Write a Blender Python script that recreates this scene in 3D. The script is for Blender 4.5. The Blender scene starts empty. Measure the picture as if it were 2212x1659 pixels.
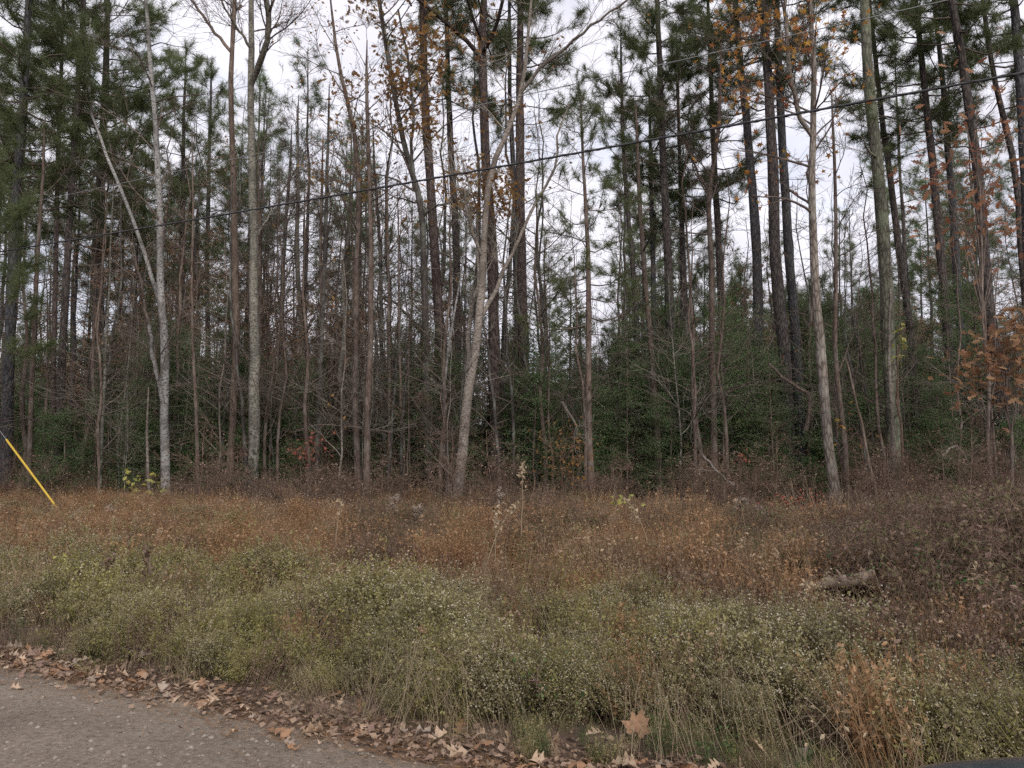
import bpy, math, random
import numpy as np

# ------------------------------------------------------------------ camera, sky, sun, exposure
SC = bpy.context.scene
COL = SC.collection
PITCH = math.radians(4.6)
CAM_Z = 1.6
FPX, CX, CY = 1640.0, 1106.0, 829.5          # focal length and centre for a frame 2212 wide

cam_d = bpy.data.cameras.new('camera')
cam_d.sensor_fit = 'HORIZONTAL'
cam_d.sensor_width = 36.0
cam_d.lens = 36.0 * FPX / 2212.0
cam_d.clip_start = 0.05
cam_d.clip_end = 2000.0
cam = bpy.data.objects.new('camera', cam_d)
cam.location = (0, 0, CAM_Z)
cam.rotation_euler = (math.radians(90) + PITCH, 0, 0)
COL.objects.link(cam)
SC.camera = cam

SUN_EL, SUN_AZ = math.radians(33), math.radians(200)
world = bpy.data.worlds.new('World')
SC.world = world
world.use_nodes = True
wn, wl = world.node_tree.nodes, world.node_tree.links
wn.clear()
w_out = wn.new('ShaderNodeOutputWorld')
w_mix = wn.new('ShaderNodeMixShader')
w_b1 = wn.new('ShaderNodeBackground')
w_b2 = wn.new('ShaderNodeBackground')
w_sky = wn.new('ShaderNodeTexSky')
w_sky.sky_type = 'NISHITA'
w_sky.sun_disc = False
w_sky.sun_elevation = SUN_EL
w_sky.sun_rotation = SUN_AZ
w_b1.inputs['Strength'].default_value = 0.11
w_tc = wn.new('ShaderNodeTexCoord')
w_map = wn.new('ShaderNodeMapping')
w_map.inputs['Scale'].default_value = (1.0, 1.0, 2.2)
w_n = wn.new('ShaderNodeTexNoise')
w_n.inputs['Scale'].default_value = 4.2
w_n.inputs['Detail'].default_value = 7
w_n.inputs['Roughness'].default_value = 0.58
w_r = wn.new('ShaderNodeValToRGB')
w_r.color_ramp.elements[0].position = 0.36
w_r.color_ramp.elements[0].color = (0.78, 0.78, 0.78, 1)
w_r.color_ramp.elements[1].position = 0.47
w_r.color_ramp.elements[1].color = (1, 1, 1, 1)
w_n2 = wn.new('ShaderNodeTexNoise')
w_n2.inputs['Scale'].default_value = 2.6
w_n2.inputs['Detail'].default_value = 5
w_c = wn.new('ShaderNodeValToRGB')
w_c.color_ramp.elements[0].position = 0.35
w_c.color_ramp.elements[0].color = (0.61, 0.60, 0.67, 1)
w_c.color_ramp.elements[1].position = 0.62
w_c.color_ramp.elements[1].color = (0.80, 0.785, 0.85, 1)
w_b2.inputs['Strength'].default_value = 0.94
wl.new(w_tc.outputs['Generated'], w_map.inputs['Vector'])
wl.new(w_map.outputs[0], w_n.inputs['Vector'])
wl.new(w_map.outputs[0], w_n2.inputs['Vector'])
wl.new(w_n.outputs['Fac'], w_r.inputs[0])
wl.new(w_n2.outputs['Fac'], w_c.inputs[0])
wl.new(w_c.outputs[0], w_b2.inputs['Color'])
wl.new(w_sky.outputs[0], w_b1.inputs['Color'])
wl.new(w_r.outputs[0], w_mix.inputs[0])
wl.new(w_b1.outputs[0], w_mix.inputs[1])
wl.new(w_b2.outputs[0], w_mix.inputs[2])
wl.new(w_mix.outputs[0], w_out.inputs['Surface'])

sun_d = bpy.data.lights.new('sun', 'SUN')
sun_d.energy = 1.5
sun_d.angle = math.radians(25)
sun_d.color = (1.0, 0.96, 0.9)
sun = bpy.data.objects.new('sun', sun_d)
sun.rotation_euler = (math.radians(90) - SUN_EL, 0, math.radians(20))
COL.objects.link(sun)

SC.view_settings.view_transform = 'Standard'
SC.view_settings.look = 'None'
SC.view_settings.gamma = 1.0
SC.view_settings.use_curve_mapping = False
SC.view_settings.exposure = 0.6
SC.render.engine = 'CYCLES'
SC.cycles.use_denoising = False
SC.cycles.adaptive_threshold = 0.02
SC.cycles.max_bounces = 4
SC.cycles.diffuse_bounces = 3
SC.cycles.glossy_bounces = 2
SC.cycles.transmission_bounces = 3
SC.cycles.use_fast_gi = False
SC.cycles.caustics_reflective = False
SC.cycles.caustics_refractive = False

# ------------------------------------------------------------------ helpers
RNG = np.random.default_rng(11)
cP, sP = math.cos(PITCH), math.sin(PITCH)


def P(px, py, D):
    """The world point on the vertical plane y = D that shows at (px, py)."""
    x, u = (px - CX) / FPX, -(py - CY) / FPX
    yw, zw = cP - sP * u, sP + cP * u
    t = D / yw
    return np.array([x * t, D, CAM_Z + zw * t])


def flat_hit(px, py, z=0.0):
    x, u = (px - CX) / FPX, -(py - CY) / FPX
    yw, zw = cP - sP * u, sP + cP * u
    t = (z - CAM_Z) / zw
    return np.array([x * t, yw * t, z])


_a, _b = flat_hit(20, 1440), flat_hit(1000, 1650)
EDGE_M = (_b[1] - _a[1]) / (_b[0] - _a[0])
EDGE_C = _a[1] - EDGE_M * _a[0]
EDGE_N = math.sqrt(1 + EDGE_M ** 2)


def s_of(x, y):
    """Distance past the road's edge, towards the wood."""
    return (y - EDGE_M * x - EDGE_C) / EDGE_N


def y_at(x, s):
    return EDGE_M * x + EDGE_C + s * EDGE_N


def sstep(a, b, t):
    t = np.clip((t - a) / (b - a), 0, 1)
    return t * t * (3 - 2 * t)


def ground_z(x, y):
    x, y = np.asarray(x, float), np.asarray(y, float)
    s = s_of(x, y)
    z = 0.0 * s
    z = z - 0.10 * np.exp(-((s - 2.2) / 1.3) ** 2)
    z = z + 0.10 * sstep(3, 12, s)
    z = z + sstep(1, 6, s) * 0.05 * (np.sin(x * 0.9 + 1.3 * np.sin(y * 0.5)) + np.sin(y * 0.73 + x * 0.31))
    z = z + sstep(0.0, 0.6, s) * 0.025 * np.sin(x * 4.1 + y * 2.3) * np.sin(y * 5.2 - x * 1.7)
    return z


def unit(v):
    return v / np.maximum(np.linalg.norm(v, axis=-1, keepdims=True), 1e-9)


class Geo:
    """Collects tubes, triangles and quads; build() makes ONE mesh of them."""

    def __init__(self):
        self.V, self.F3, self.F4, self.n, self.L = [], [], [], 0, {}

    def add(self, V, F, m=0, smooth=False):
        F = np.asarray(F, np.int64)
        (self.F3 if F.shape[1] == 3 else self.F4).append((F + self.n, m, smooth))
        self.V.append(np.asarray(V, np.float64))
        self.n += len(V)

    def soup(self, T, m=0):
        """T: (k, 3 or 4, 3) loose faces."""
        if len(T):
            k = T.shape[1]
            self.add(T.reshape(-1, 3), np.arange(len(T) * k).reshape(-1, k), m)

    def line(self, pts, r, k=3, m=0):
        pts, r = np.asarray(pts, float), np.asarray(r, float)
        self.L.setdefault((len(pts), k, m), []).append((pts, r if r.ndim else np.full(len(pts), float(r))))

    def flush(self):
        for (n, k, m), items in self.L.items():
            Pt = np.stack([i[0] for i in items])
            R = np.stack([i[1] for i in items])
            T = unit(np.gradient(Pt, axis=1))
            mean = unit(Pt[:, -1] - Pt[:, 0])
            ref = np.where(np.abs(mean[:, 2:3]) > 0.75, np.array([[0.0, -1.0, 0.03]]), np.array([[0.0, 0.0, 1.0]]))
            U = unit(np.cross(T, ref[:, None, :]))
            W = np.cross(T, U)
            a = np.arange(k) * 2 * math.pi / k
            ring = Pt[:, :, None] + R[:, :, None, None] * (U[:, :, None] * np.cos(a)[None, None, :, None] + W[:, :, None] * np.sin(a)[None, None, :, None])
            M = len(items)
            idx = np.arange(M * n * k).reshape(M, n, k)
            A, B = idx[:, :-1], idx[:, 1:]
            F = np.stack([A, np.roll(A, -1, 2), np.roll(B, -1, 2), B], -1).reshape(-1, 4)
            self.add(ring.reshape(-1, 3), F, m, True)
        self.L = {}

    def mesh(self, name, mats, origin=(0, 0, 0)):
        self.flush()
        V = np.concatenate(self.V) - np.asarray(origin, float)
        me = bpy.data.meshes.new(name)
        me.vertices.add(len(V))
        me.vertices.foreach_set('co', V.astype(np.float32).ravel())
        loops, tot, mi, sm = [], [], [], []
        for lst, k in ((self.F3, 3), (self.F4, 4)):
            for F, m, s in lst:
                loops.append(F.ravel())
                tot.append(np.full(len(F), k))
                mi.append(np.full(len(F), m))
                sm.append(np.full(len(F), s))
        loops, tot = np.concatenate(loops), np.concatenate(tot)
        me.loops.add(len(loops))
        me.loops.foreach_set('vertex_index', loops.astype(np.int32))
        me.polygons.add(len(tot))
        me.polygons.foreach_set('loop_start', (np.cumsum(tot) - tot).astype(np.int32))
        me.polygons.foreach_set('material_index', np.concatenate(mi).astype(np.int32))
        me.polygons.foreach_set('use_smooth', np.concatenate(sm).astype(bool))
        for mt in (mats if isinstance(mats, (list, tuple)) else [mats]):
            me.materials.append(mt)
        me.update(calc_edges=True)
        return me

    def empty(self):
        return not self.V and not self.L


def join(a, b, m=1):
    """Geometry of b added to a under material slot m."""
    a.flush()
    b.flush()
    for lst, dst in ((b.F3, a.F3), (b.F4, a.F4)):
        for F, _m, s_ in lst:
            dst.append((F + a.n, m, s_))
    a.V += b.V
    a.n += b.n
    return a


def link(name, me, parent=None, loc=None, rz=0.0, sc=None):
    o = bpy.data.objects.new(name, me)
    COL.objects.link(o)
    if parent is not None:
        o.parent = parent
    if loc is not None:
        o.location = loc
    o.rotation_euler[2] = rz
    if sc is not None:
        o.scale = sc if hasattr(sc, '__len__') else (sc, sc, sc)
    return o


def tag(o, label, cat, group=None):
    o['label'], o['category'] = label, cat
    if group:
        o['group'] = group
    return o


def thing(name, label, cat, loc, group=None, rz=0.0, sc=None):
    return tag(link(name, None, None, loc, rz, sc), label, cat, group)


def copy_thing(root, loc, rz, sc, label=None):
    c = root.copy()
    COL.objects.link(c)
    c.location, c.rotation_euler = loc, (0, 0, rz)
    c.scale = sc if hasattr(sc, '__len__') else (sc, sc, sc)
    if label:
        c['label'] = label
    for ch in KIDS[root.name]:
        d = ch.copy()
        COL.objects.link(d)
        d.parent = c
    return c


KIDS = {}

# ------------------------------------------------------------------ materials


def mat(name):
    m = bpy.data.materials.new(name)
    m.use_nodes = True
    nt = m.node_tree
    nt.nodes.clear()
    out = nt.nodes.new('ShaderNodeOutputMaterial')
    return m, nt, nt.nodes.new, nt.links.new, out


def ramp(nt, stops):
    r = nt.nodes.new('ShaderNodeValToRGB')
    e = r.color_ramp.elements
    while len(e) < len(stops):
        e.new(0.5)
    for el, (p, c) in zip(e, stops):
        el.position = p
        el.color = (*c, 1)
    return r


def leaf_mat(name, cols, trans=0.3, jitter=0.25, rough=0.6):
    """Colour differs leaf by leaf and plant by plant."""
    m, nt, N, L, out = mat(name)
    g = N('ShaderNodeNewGeometry')
    k = len(cols)
    r = ramp(nt, [(i / max(k - 1, 1), c) for i, c in enumerate(cols)])
    L(g.outputs['Random Per Island'], r.inputs[0])
    oi = N('ShaderNodeObjectInfo')
    mr = N('ShaderNodeMapRange')
    mr.inputs['To Min'].default_value = 1 - jitter
    mr.inputs['To Max'].default_value = 1 + jitter
    L(oi.outputs['Random'], mr.inputs['Value'])
    hs = N('ShaderNodeHueSaturation')
    L(r.outputs[0], hs.inputs['Color'])
    L(mr.outputs[0], hs.inputs['Value'])
    p = N('ShaderNodeBsdfPrincipled')
    p.inputs['Roughness'].default_value = rough
    p.inputs['Specular IOR Level'].default_value = 0.25
    L(hs.outputs[0], p.inputs['Base Color'])
    if trans:
        t = N('ShaderNodeBsdfTranslucent')
        L(hs.outputs[0], t.inputs['Color'])
        mx = N('ShaderNodeMixShader')
        mx.inputs[0].default_value = trans
        L(p.outputs[0], mx.inputs[1])
        L(t.outputs[0], mx.inputs[2])
        L(mx.outputs[0], out.inputs['Surface'])
    else:
        L(p.outputs[0], out.inputs['Surface'])
    return m


def bark_mat(name, dark, mid, light, kind='plate', lichen=None, lich_amt=0.5, jitter=0.2, scars=0.0, foot=None):
    m, nt, N, L, out = mat(name)
    tc = N('ShaderNodeTexCoord')
    mp = N('ShaderNodeMapping')
    L(tc.outputs['Object'], mp.inputs['Vector'])
    p = N('ShaderNodeBsdfPrincipled')
    p.inputs['Roughness'].default_value = 0.9
    p.inputs['Specular IOR Level'].default_value = 0.15
    n1 = N('ShaderNodeTexNoise')
    n1.inputs['Detail'].default_value = 5
    if kind == 'plate':
        mp.inputs['Scale'].default_value = (20, 20, 5.5)
        v = N('ShaderNodeTexVoronoi')
        v.feature = 'DISTANCE_TO_EDGE'
        v.inputs['Scale'].default_value = 1.0
        n0 = N('ShaderNodeTexNoise')
        n0.inputs['Scale'].default_value = 2.2
        L(mp.outputs[0], n0.inputs['Vector'])
        ad = N('ShaderNodeMix')
        ad.data_type = 'VECTOR'
        ad.inputs[0].default_value = 0.28
        L(mp.outputs[0], ad.inputs[4])
        L(n0.outputs['Color'], ad.inputs[5])
        L(ad.outputs[1], v.inputs['Vector'])
        h = v.outputs['Distance']
        rr = ramp(nt, [(0.0, dark), (0.16, mid), (0.7, light)])
    elif kind == 'ring':
        mp.inputs['Scale'].default_value = (12, 12, 17)
        v = N('ShaderNodeTexNoise')
        v.inputs['Scale'].default_value = 1.6
        v.inputs['Detail'].default_value = 6
        L(mp.outputs[0], v.inputs['Vector'])
        h = v.outputs['Fac']
        rr = ramp(nt, [(0.36, dark), (0.45, mid), (0.66, light)])
    else:
        mp.inputs['Scale'].default_value = (22, 22, 5)
        v = N('ShaderNodeTexNoise')
        v.inputs['Scale'].default_value = 1.2
        v.inputs['Detail'].default_value = 6
        v.inputs['Roughness'].default_value = 0.65
        L(mp.outputs[0], v.inputs['Vector'])
        h = v.outputs['Fac']
        rr = ramp(nt, [(0.34, dark), (0.5, mid), (0.68, light)])
    L(h, rr.inputs[0])
    col = rr.outputs[0]
    L(tc.outputs['Object'], n1.inputs['Vector'])
    n1.inputs['Scale'].default_value = 2.3
    if lichen:
        lr = ramp(nt, [(0.5, (0, 0, 0)), (0.62, (lich_amt,) * 3)])
        L(n1.outputs['Fac'], lr.inputs[0])
        mx = N('ShaderNodeMix')
        mx.data_type = 'RGBA'
        L(lr.outputs[0], mx.inputs[0])
        L(col, mx.inputs[6])
        mx.inputs[7].default_value = (*lichen, 1)
        col = mx.outputs[2]
    if scars:                                                       # dark branch scars and cracks, wider than tall
        ms = N('ShaderNodeMapping')
        ms.inputs['Scale'].default_value = (7, 7, 9)
        L(tc.outputs['Object'], ms.inputs['Vector'])
        vs = N('ShaderNodeTexVoronoi')
        vs.inputs['Scale'].default_value = 1.0
        vs.inputs['Randomness'].default_value = 1.0
        L(ms.outputs[0], vs.inputs['Vector'])
        nz = N('ShaderNodeTexNoise')
        nz.inputs['Scale'].default_value = 26
        L(tc.outputs['Object'], nz.inputs['Vector'])
        mth = N('ShaderNodeMath')
        mth.operation = 'MULTIPLY_ADD'
        mth.inputs[1].default_value = 0.45
        L(nz.outputs['Fac'], mth.inputs[0])
        L(vs.outputs['Distance'], mth.inputs[2])
        sr = ramp(nt, [(0.30, (scars,) * 3), (0.40, (0, 0, 0))])
        L(mth.outputs[0], sr.inputs[0])
        mxs = N('ShaderNodeMix')
        mxs.data_type = 'RGBA'
        L(sr.outputs[0], mxs.inputs[0])
        L(col, mxs.inputs[6])
        mxs.inputs[7].default_value = (0.035, 0.03, 0.027, 1)
        col = mxs.outputs[2]
    if foot:                                                        # moss and black lichen that grows on the foot of the stem
        sp = N('ShaderNodeSeparateXYZ')
        L(tc.outputs['Object'], sp.inputs[0])
        nf = N('ShaderNodeTexNoise')
        nf.inputs['Scale'].default_value = 9
        nf.inputs['Detail'].default_value = 6
        nf.inputs['Roughness'].default_value = 0.7
        L(tc.outputs['Object'], nf.inputs['Vector'])
        mz = N('ShaderNodeMapRange')
        mz.inputs['From Min'].default_value = 0.4
        mz.inputs['From Max'].default_value = foot
        mz.inputs['To Min'].default_value = 0.16
        mz.inputs['To Max'].default_value = -0.3
        L(sp.outputs['Z'], mz.inputs['Value'])
        af = N('ShaderNodeMath')
        L(nf.outputs['Fac'], af.inputs[0])
        L(mz.outputs[0], af.inputs[1])
        fr = ramp(nt, [(0.50, (0, 0, 0)), (0.56, (0.9, 0.9, 0.9))])
        L(af.outputs[0], fr.inputs[0])
        mxf = N('ShaderNodeMix')
        mxf.data_type = 'RGBA'
        L(fr.outputs[0], mxf.inputs[0])
        L(col, mxf.inputs[6])
        mxf.inputs[7].default_value = (0.028, 0.032, 0.024, 1)
        col = mxf.outputs[2]
    # broad darker and paler weathering along the stem
    n2 = N('ShaderNodeTexNoise')
    n2.inputs['Scale'].default_value = 0.7
    L(tc.outputs['Object'], n2.inputs['Vector'])
    m2 = N('ShaderNodeMapRange')
    m2.inputs['From Min'].default_value = 0.3
    m2.inputs['From Max'].default_value = 0.7
    m2.inputs['To Min'].default_value = 0.72
    m2.inputs['To Max'].default_value = 1.28
    L(n2.outputs['Fac'], m2.inputs['Value'])
    oi = N('ShaderNodeObjectInfo')
    mr = N('ShaderNodeMapRange')
    mr.inputs['To Min'].default_value = 1 - jitter
    mr.inputs['To Max'].default_value = 1 + jitter
    L(oi.outputs['Random'], mr.inputs['Value'])
    mm = N('ShaderNodeMath')
    mm.operation = 'MULTIPLY'
    L(mr.outputs[0], mm.inputs[0])
    L(m2.outputs[0], mm.inputs[1])
    hs = N('ShaderNodeHueSaturation')
    L(col, hs.inputs['Color'])
    L(mm.outputs[0], hs.inputs['Value'])
    L(hs.outputs[0], p.inputs['Base Color'])
    b = N('ShaderNodeBump')
    b.inputs['Strength'].default_value = 0.7 if kind == 'plate' else 0.4
    b.inputs['Distance'].default_value = 0.03
    L(h, b.inputs['Height'])
    L(b.outputs[0], p.inputs['Normal'])
    L(p.outputs[0], out.inputs['Surface'])
    return m


def plain_mat(name, col, rough=0.6, metal=0.0, spec=0.5, coat=0.0):
    m, nt, N, L, out = mat(name)
    p = N('ShaderNodeBsdfPrincipled')
    p.inputs['Base Color'].default_value = (*col, 1)
    p.inputs['Roughness'].default_value = rough
    p.inputs['Metallic'].default_value = metal
    p.inputs['Specular IOR Level'].default_value = spec
    p.inputs['Coat Weight'].default_value = coat
    n = N('ShaderNodeTexNoise')
    n.inputs['Scale'].default_value = 40
    mr = N('ShaderNodeMapRange')
    mr.inputs['To Min'].default_value = max(rough - 0.08, 0.02)
    mr.inputs['To Max'].default_value = min(rough + 0.1, 1)
    L(n.outputs['Fac'], mr.inputs['Value'])
    L(mr.outputs[0], p.inputs['Roughness'])
    L(p.outputs[0], out.inputs['Surface'])
    return m


def soil_mat(name, stops, scale, detail_scale, bump):
    m, nt, N, L, out = mat(name)
    tc = N('ShaderNodeTexCoord')
    n1 = N('ShaderNodeTexNoise')
    n1.inputs['Scale'].default_value = detail_scale
    n1.inputs['Detail'].default_value = 10
    n1.inputs['Roughness'].default_value = 0.72
    n2 = N('ShaderNodeTexNoise')
    n2.inputs['Scale'].default_value = scale
    n2.inputs['Detail'].default_value = 4
    L(tc.outputs['Object'], n1.inputs['Vector'])
    L(tc.outputs['Object'], n2.inputs['Vector'])
    r = ramp(nt, stops)
    L(n1.outputs['Fac'], r.inputs[0])
    mr = N('ShaderNodeMapRange')
    mr.inputs['From Min'].default_value = 0.3
    mr.inputs['From Max'].default_value = 0.7
    mr.inputs['To Min'].default_value = 0.8
    mr.inputs['To Max'].default_value = 1.2
    L(n2.outputs['Fac'], mr.inputs['Value'])
    hs = N('ShaderNodeHueSaturation')
    L(r.outputs[0], hs.inputs['Color'])
    L(mr.outputs[0], hs.inputs['Value'])
    p = N('ShaderNodeBsdfPrincipled')
    p.inputs['Roughness'].default_value = 0.95
    p.inputs['Specular IOR Level'].default_value = 0.2
    L(hs.outputs[0], p.inputs['Base Color'])
    b = N('ShaderNodeBump')
    b.inputs['Strength'].default_value = bump
    b.inputs['Distance'].default_value = 0.02
    L(n1.outputs['Fac'], b.inputs['Height'])
    L(b.outputs[0], p.inputs['Normal'])
    L(p.outputs[0], out.inputs['Surface'])
    return m


M = {}
M['pine'] = bark_mat('pine_bark', (0.030, 0.026, 0.025), (0.085, 0.072, 0.066), (0.155, 0.130, 0.118))
M['pine_grey'] = bark_mat('grey_pine_bark', (0.030, 0.030, 0.032), (0.080, 0.078, 0.080), (0.140, 0.136, 0.134))
M['pine_red'] = bark_mat('red_pine_bark', (0.035, 0.027, 0.025), (0.100, 0.076, 0.069), (0.175, 0.135, 0.120))
M['pine_moss'] = bark_mat('mossy_pine_bark', (0.045, 0.045, 0.035), (0.115, 0.112, 0.085), (0.200, 0.190, 0.150), lichen=(0.15, 0.17, 0.11), lich_amt=0.6)
M['brown'] = bark_mat('brown_bark', (0.045, 0.032, 0.026), (0.112, 0.082, 0.066), (0.200, 0.152, 0.125), 'streak', lichen=(0.24, 0.22, 0.19), lich_amt=0.35)
M['dark'] = bark_mat('dark_bark', (0.030, 0.027, 0.025), (0.070, 0.062, 0.056), (0.130, 0.115, 0.105), 'streak', lichen=(0.20, 0.21, 0.18), lich_amt=0.55)
M['pale'] = bark_mat('pale_bark', (0.085, 0.072, 0.060), (0.165, 0.140, 0.118), (0.245, 0.215, 0.185), 'ring', lichen=(0.09, 0.073, 0.06), lich_amt=0.6, scars=0.7)
M['birch'] = bark_mat('birch_bark', (0.070, 0.064, 0.060), (0.215, 0.207, 0.196), (0.315, 0.305, 0.290), 'ring', lichen=(0.10, 0.09, 0.08), lich_amt=0.8, scars=0.9)
M['greygreen'] = bark_mat('grey_green_bark', (0.060, 0.055, 0.045), (0.140, 0.130, 0.105), (0.235, 0.222, 0.185), 'ring', lichen=(0.085, 0.080, 0.066), lich_amt=0.7, scars=0.75, foot=3.2)
M['furrow'] = bark_mat('furrowed_bark', (0.080, 0.066, 0.055), (0.215, 0.180, 0.150), (0.340, 0.295, 0.255), 'plate', lichen=(0.33, 0.32, 0.28), lich_amt=0.35)
M['tan'] = bark_mat('tan_wood', (0.085, 0.062, 0.048), (0.165, 0.125, 0.098), (0.26, 0.205, 0.165), 'streak', lichen=(0.10, 0.072, 0.056), lich_amt=0.7)
M['split'] = bark_mat('split_wood', (0.17, 0.125, 0.095), (0.28, 0.215, 0.165), (0.38, 0.305, 0.245), 'streak')
M['twig'] = bark_mat('twig_bark', (0.065, 0.048, 0.040), (0.125, 0.098, 0.082), (0.20, 0.16, 0.135), 'streak')
M['paletwig'] = bark_mat('pale_twig_bark', (0.12, 0.105, 0.085), (0.22, 0.195, 0.16), (0.32, 0.29, 0.24), 'streak')
M['browntwig'] = bark_mat('brown_twig_bark', (0.07, 0.045, 0.032), (0.15, 0.10, 0.075), (0.24, 0.175, 0.135), 'streak')

M['needle'] = leaf_mat('pine_needles', [(0.096, 0.126, 0.052), (0.138, 0.168, 0.072), (0.186, 0.208, 0.104)], 0.5, 0.25)
M['needle_far'] = leaf_mat('far_pine_needles', [(0.088, 0.130, 0.055), (0.130, 0.178, 0.076), (0.182, 0.222, 0.110)], 0.5, 0.25)
M['ever'] = leaf_mat('evergreen_leaves', [(0.070, 0.118, 0.045), (0.120, 0.185, 0.072), (0.185, 0.250, 0.115)], 0.5, 0.3, 0.5)
M['rust'] = leaf_mat('rusty_leaves', [(0.30, 0.17, 0.10), (0.42, 0.25, 0.15), (0.50, 0.33, 0.21)], 0.6, 0.2)
M['oakleaf'] = leaf_mat('oak_leaves', [(0.26, 0.13, 0.05), (0.38, 0.20, 0.07), (0.38, 0.26, 0.10), (0.26, 0.11, 0.055)], 0.5, 0.2)
M['redleaf'] = leaf_mat('reddish_oak_leaves', [(0.22, 0.085, 0.05), (0.29, 0.135, 0.07), (0.36, 0.21, 0.12), (0.27, 0.11, 0.075)], 0.4, 0.2)
M['tanoak'] = leaf_mat('tan_oak_leaves', [(0.20, 0.10, 0.05), (0.30, 0.17, 0.085), (0.38, 0.24, 0.13), (0.25, 0.12, 0.07)], 0.35, 0.2)
M['gumleaf'] = leaf_mat('gum_leaves', [(0.42, 0.15, 0.03), (0.45, 0.25, 0.05), (0.30, 0.10, 0.05), (0.46, 0.33, 0.08)], 0.5, 0.2)
M['scarlet'] = leaf_mat('scarlet_leaves', [(0.30, 0.075, 0.06), (0.33, 0.14, 0.07), (0.22, 0.06, 0.06)], 0.3, 0.2)
M['yellow'] = leaf_mat('yellow_leaves', [(0.34, 0.29, 0.07), (0.40, 0.37, 0.11), (0.27, 0.28, 0.09)], 0.35, 0.2)
M['deadleaf'] = leaf_mat('dead_brown_leaves', [(0.13, 0.085, 0.062), (0.215, 0.145, 0.105), (0.30, 0.215, 0.16)], 0.3, 0.2)
M['aster'] = leaf_mat('aster_leaves', [(0.170, 0.140, 0.062), (0.275, 0.245, 0.110), (0.39, 0.35, 0.19)], 0.4, 0.25)
M['asterlime'] = leaf_mat('yellow_green_aster_leaves', [(0.20, 0.175, 0.060), (0.29, 0.265, 0.090), (0.37, 0.34, 0.14)], 0.4, 0.2)
M['bud'] = leaf_mat('seed_heads', [(0.40, 0.34, 0.24), (0.56, 0.50, 0.38), (0.68, 0.63, 0.51)], 0.3, 0.15)
M['asterstem'] = leaf_mat('aster_stems', [(0.10, 0.072, 0.045), (0.20, 0.165, 0.09)], 0.0, 0.2)
M['russet'] = leaf_mat('russet_grass', [(0.225, 0.122, 0.060), (0.350, 0.202, 0.104), (0.47, 0.310, 0.175)], 0.35, 0.2)
M['dull'] = leaf_mat('dull_brown_grass', [(0.215, 0.145, 0.085), (0.325, 0.225, 0.138), (0.44, 0.325, 0.21)], 0.35, 0.2)
M['straw'] = leaf_mat('straw', [(0.34, 0.255, 0.165), (0.46, 0.37, 0.25)], 0.25, 0.15)
M['purple'] = leaf_mat('purple_brown_leaves', [(0.10, 0.062, 0.050), (0.17, 0.105, 0.080), (0.23, 0.155, 0.11), (0.14, 0.125, 0.06)], 0.3, 0.25)
M['green'] = leaf_mat('green_leaves', [(0.045, 0.085, 0.030), (0.09, 0.14, 0.05), (0.15, 0.19, 0.07)], 0.35, 0.25)
M['fluff'] = leaf_mat('fluffy_seed', [(0.27, 0.21, 0.165), (0.37, 0.30, 0.24)], 0.4, 0.1)
M['litter'] = leaf_mat('leaf_litter', [(0.12, 0.08, 0.055), (0.23, 0.155, 0.105), (0.34, 0.24, 0.165), (0.20, 0.125, 0.095)], 0.1, 0.1)
M['litneedle'] = leaf_mat('fallen_needles', [(0.22, 0.11, 0.05), (0.36, 0.21, 0.10)], 0.0, 0.1)
M['stone'] = leaf_mat('road_stones', [(0.13, 0.11, 0.09), (0.19, 0.158, 0.126), (0.24, 0.204, 0.166), (0.28, 0.242, 0.20)], 0.0, 0.1, 0.9)
M['soil'] = soil_mat('forest_soil', [(0.3, (0.060, 0.042, 0.030)), (0.5, (0.115, 0.080, 0.058)), (0.7, (0.19, 0.135, 0.10))], 0.8, 9.0, 0.8)
M['road'] = soil_mat('gravel_road', [(0.28, (0.095, 0.079, 0.063)), (0.46, (0.205, 0.166, 0.128)), (0.60, (0.262, 0.214, 0.168)), (0.75, (0.37, 0.315, 0.26))], 1.3, 34.0, 1.0)

# ------------------------------------------------------------------ ground and road


def grid_mesh(name, xs, ys, zf, m):
    X, Y = np.meshgrid(xs, ys)
    V = np.stack([X, Y, zf(X, Y)], -1).reshape(-1, 3)
    nx = len(xs)
    i = np.arange(len(ys) - 1)[:, None] * nx + np.arange(nx - 1)[None]
    F = np.stack([i, i + 1, i + nx + 1, i + nx], -1).reshape(-1, 4)
    g = Geo()
    g.add(V, F, 0, True)
    return g.mesh(name, m)


xs = np.concatenate([-np.geomspace(420, 16, 14), np.linspace(-15, 15, 150), np.geomspace(16, 420, 14)])
ys = np.concatenate([-np.geomspace(420, 5, 10), np.linspace(-4.5, 24, 150), np.geomspace(25, 700, 22)])
o = link('ground', grid_mesh('ground', xs, ys, ground_z, M['soil']))
o['kind'] = 'structure'

# the gravel road, its edge ragged, 4 mm above the ground sheet
g = Geo()
tx = np.linspace(-60, 60, 700)
off = 0.07 * np.sin(tx * 2.1) + 0.05 * np.sin(tx * 5.3 + 1) + 0.03 * np.sin(tx * 13.7 + 2)
rows = []
for k, s in enumerate([0, -0.4, -1.2, -3.0, -6.5]):
    ss = s + (off if k == 0 else 0)
    yy = y_at(tx, ss)
    zz = 0.004 + 0.0 * tx + (-0.02 if k == 0 else 0) + (0.03 * min(k, 2))
    rows.append(np.stack([tx, yy, np.maximum(zz, ground_z(tx, yy) + 0.004)], -1))
V = np.concatenate(rows)
nx = len(tx)
i = np.arange(4)[:, None] * nx + np.arange(nx - 1)[None]
g.add(V, np.stack([i + nx, i + nx + 1, i + 1, i], -1).reshape(-1, 4), 0, True)
o = link('gravel_road', g.mesh('gravel_road', M['road']))
o['kind'] = 'structure'


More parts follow.
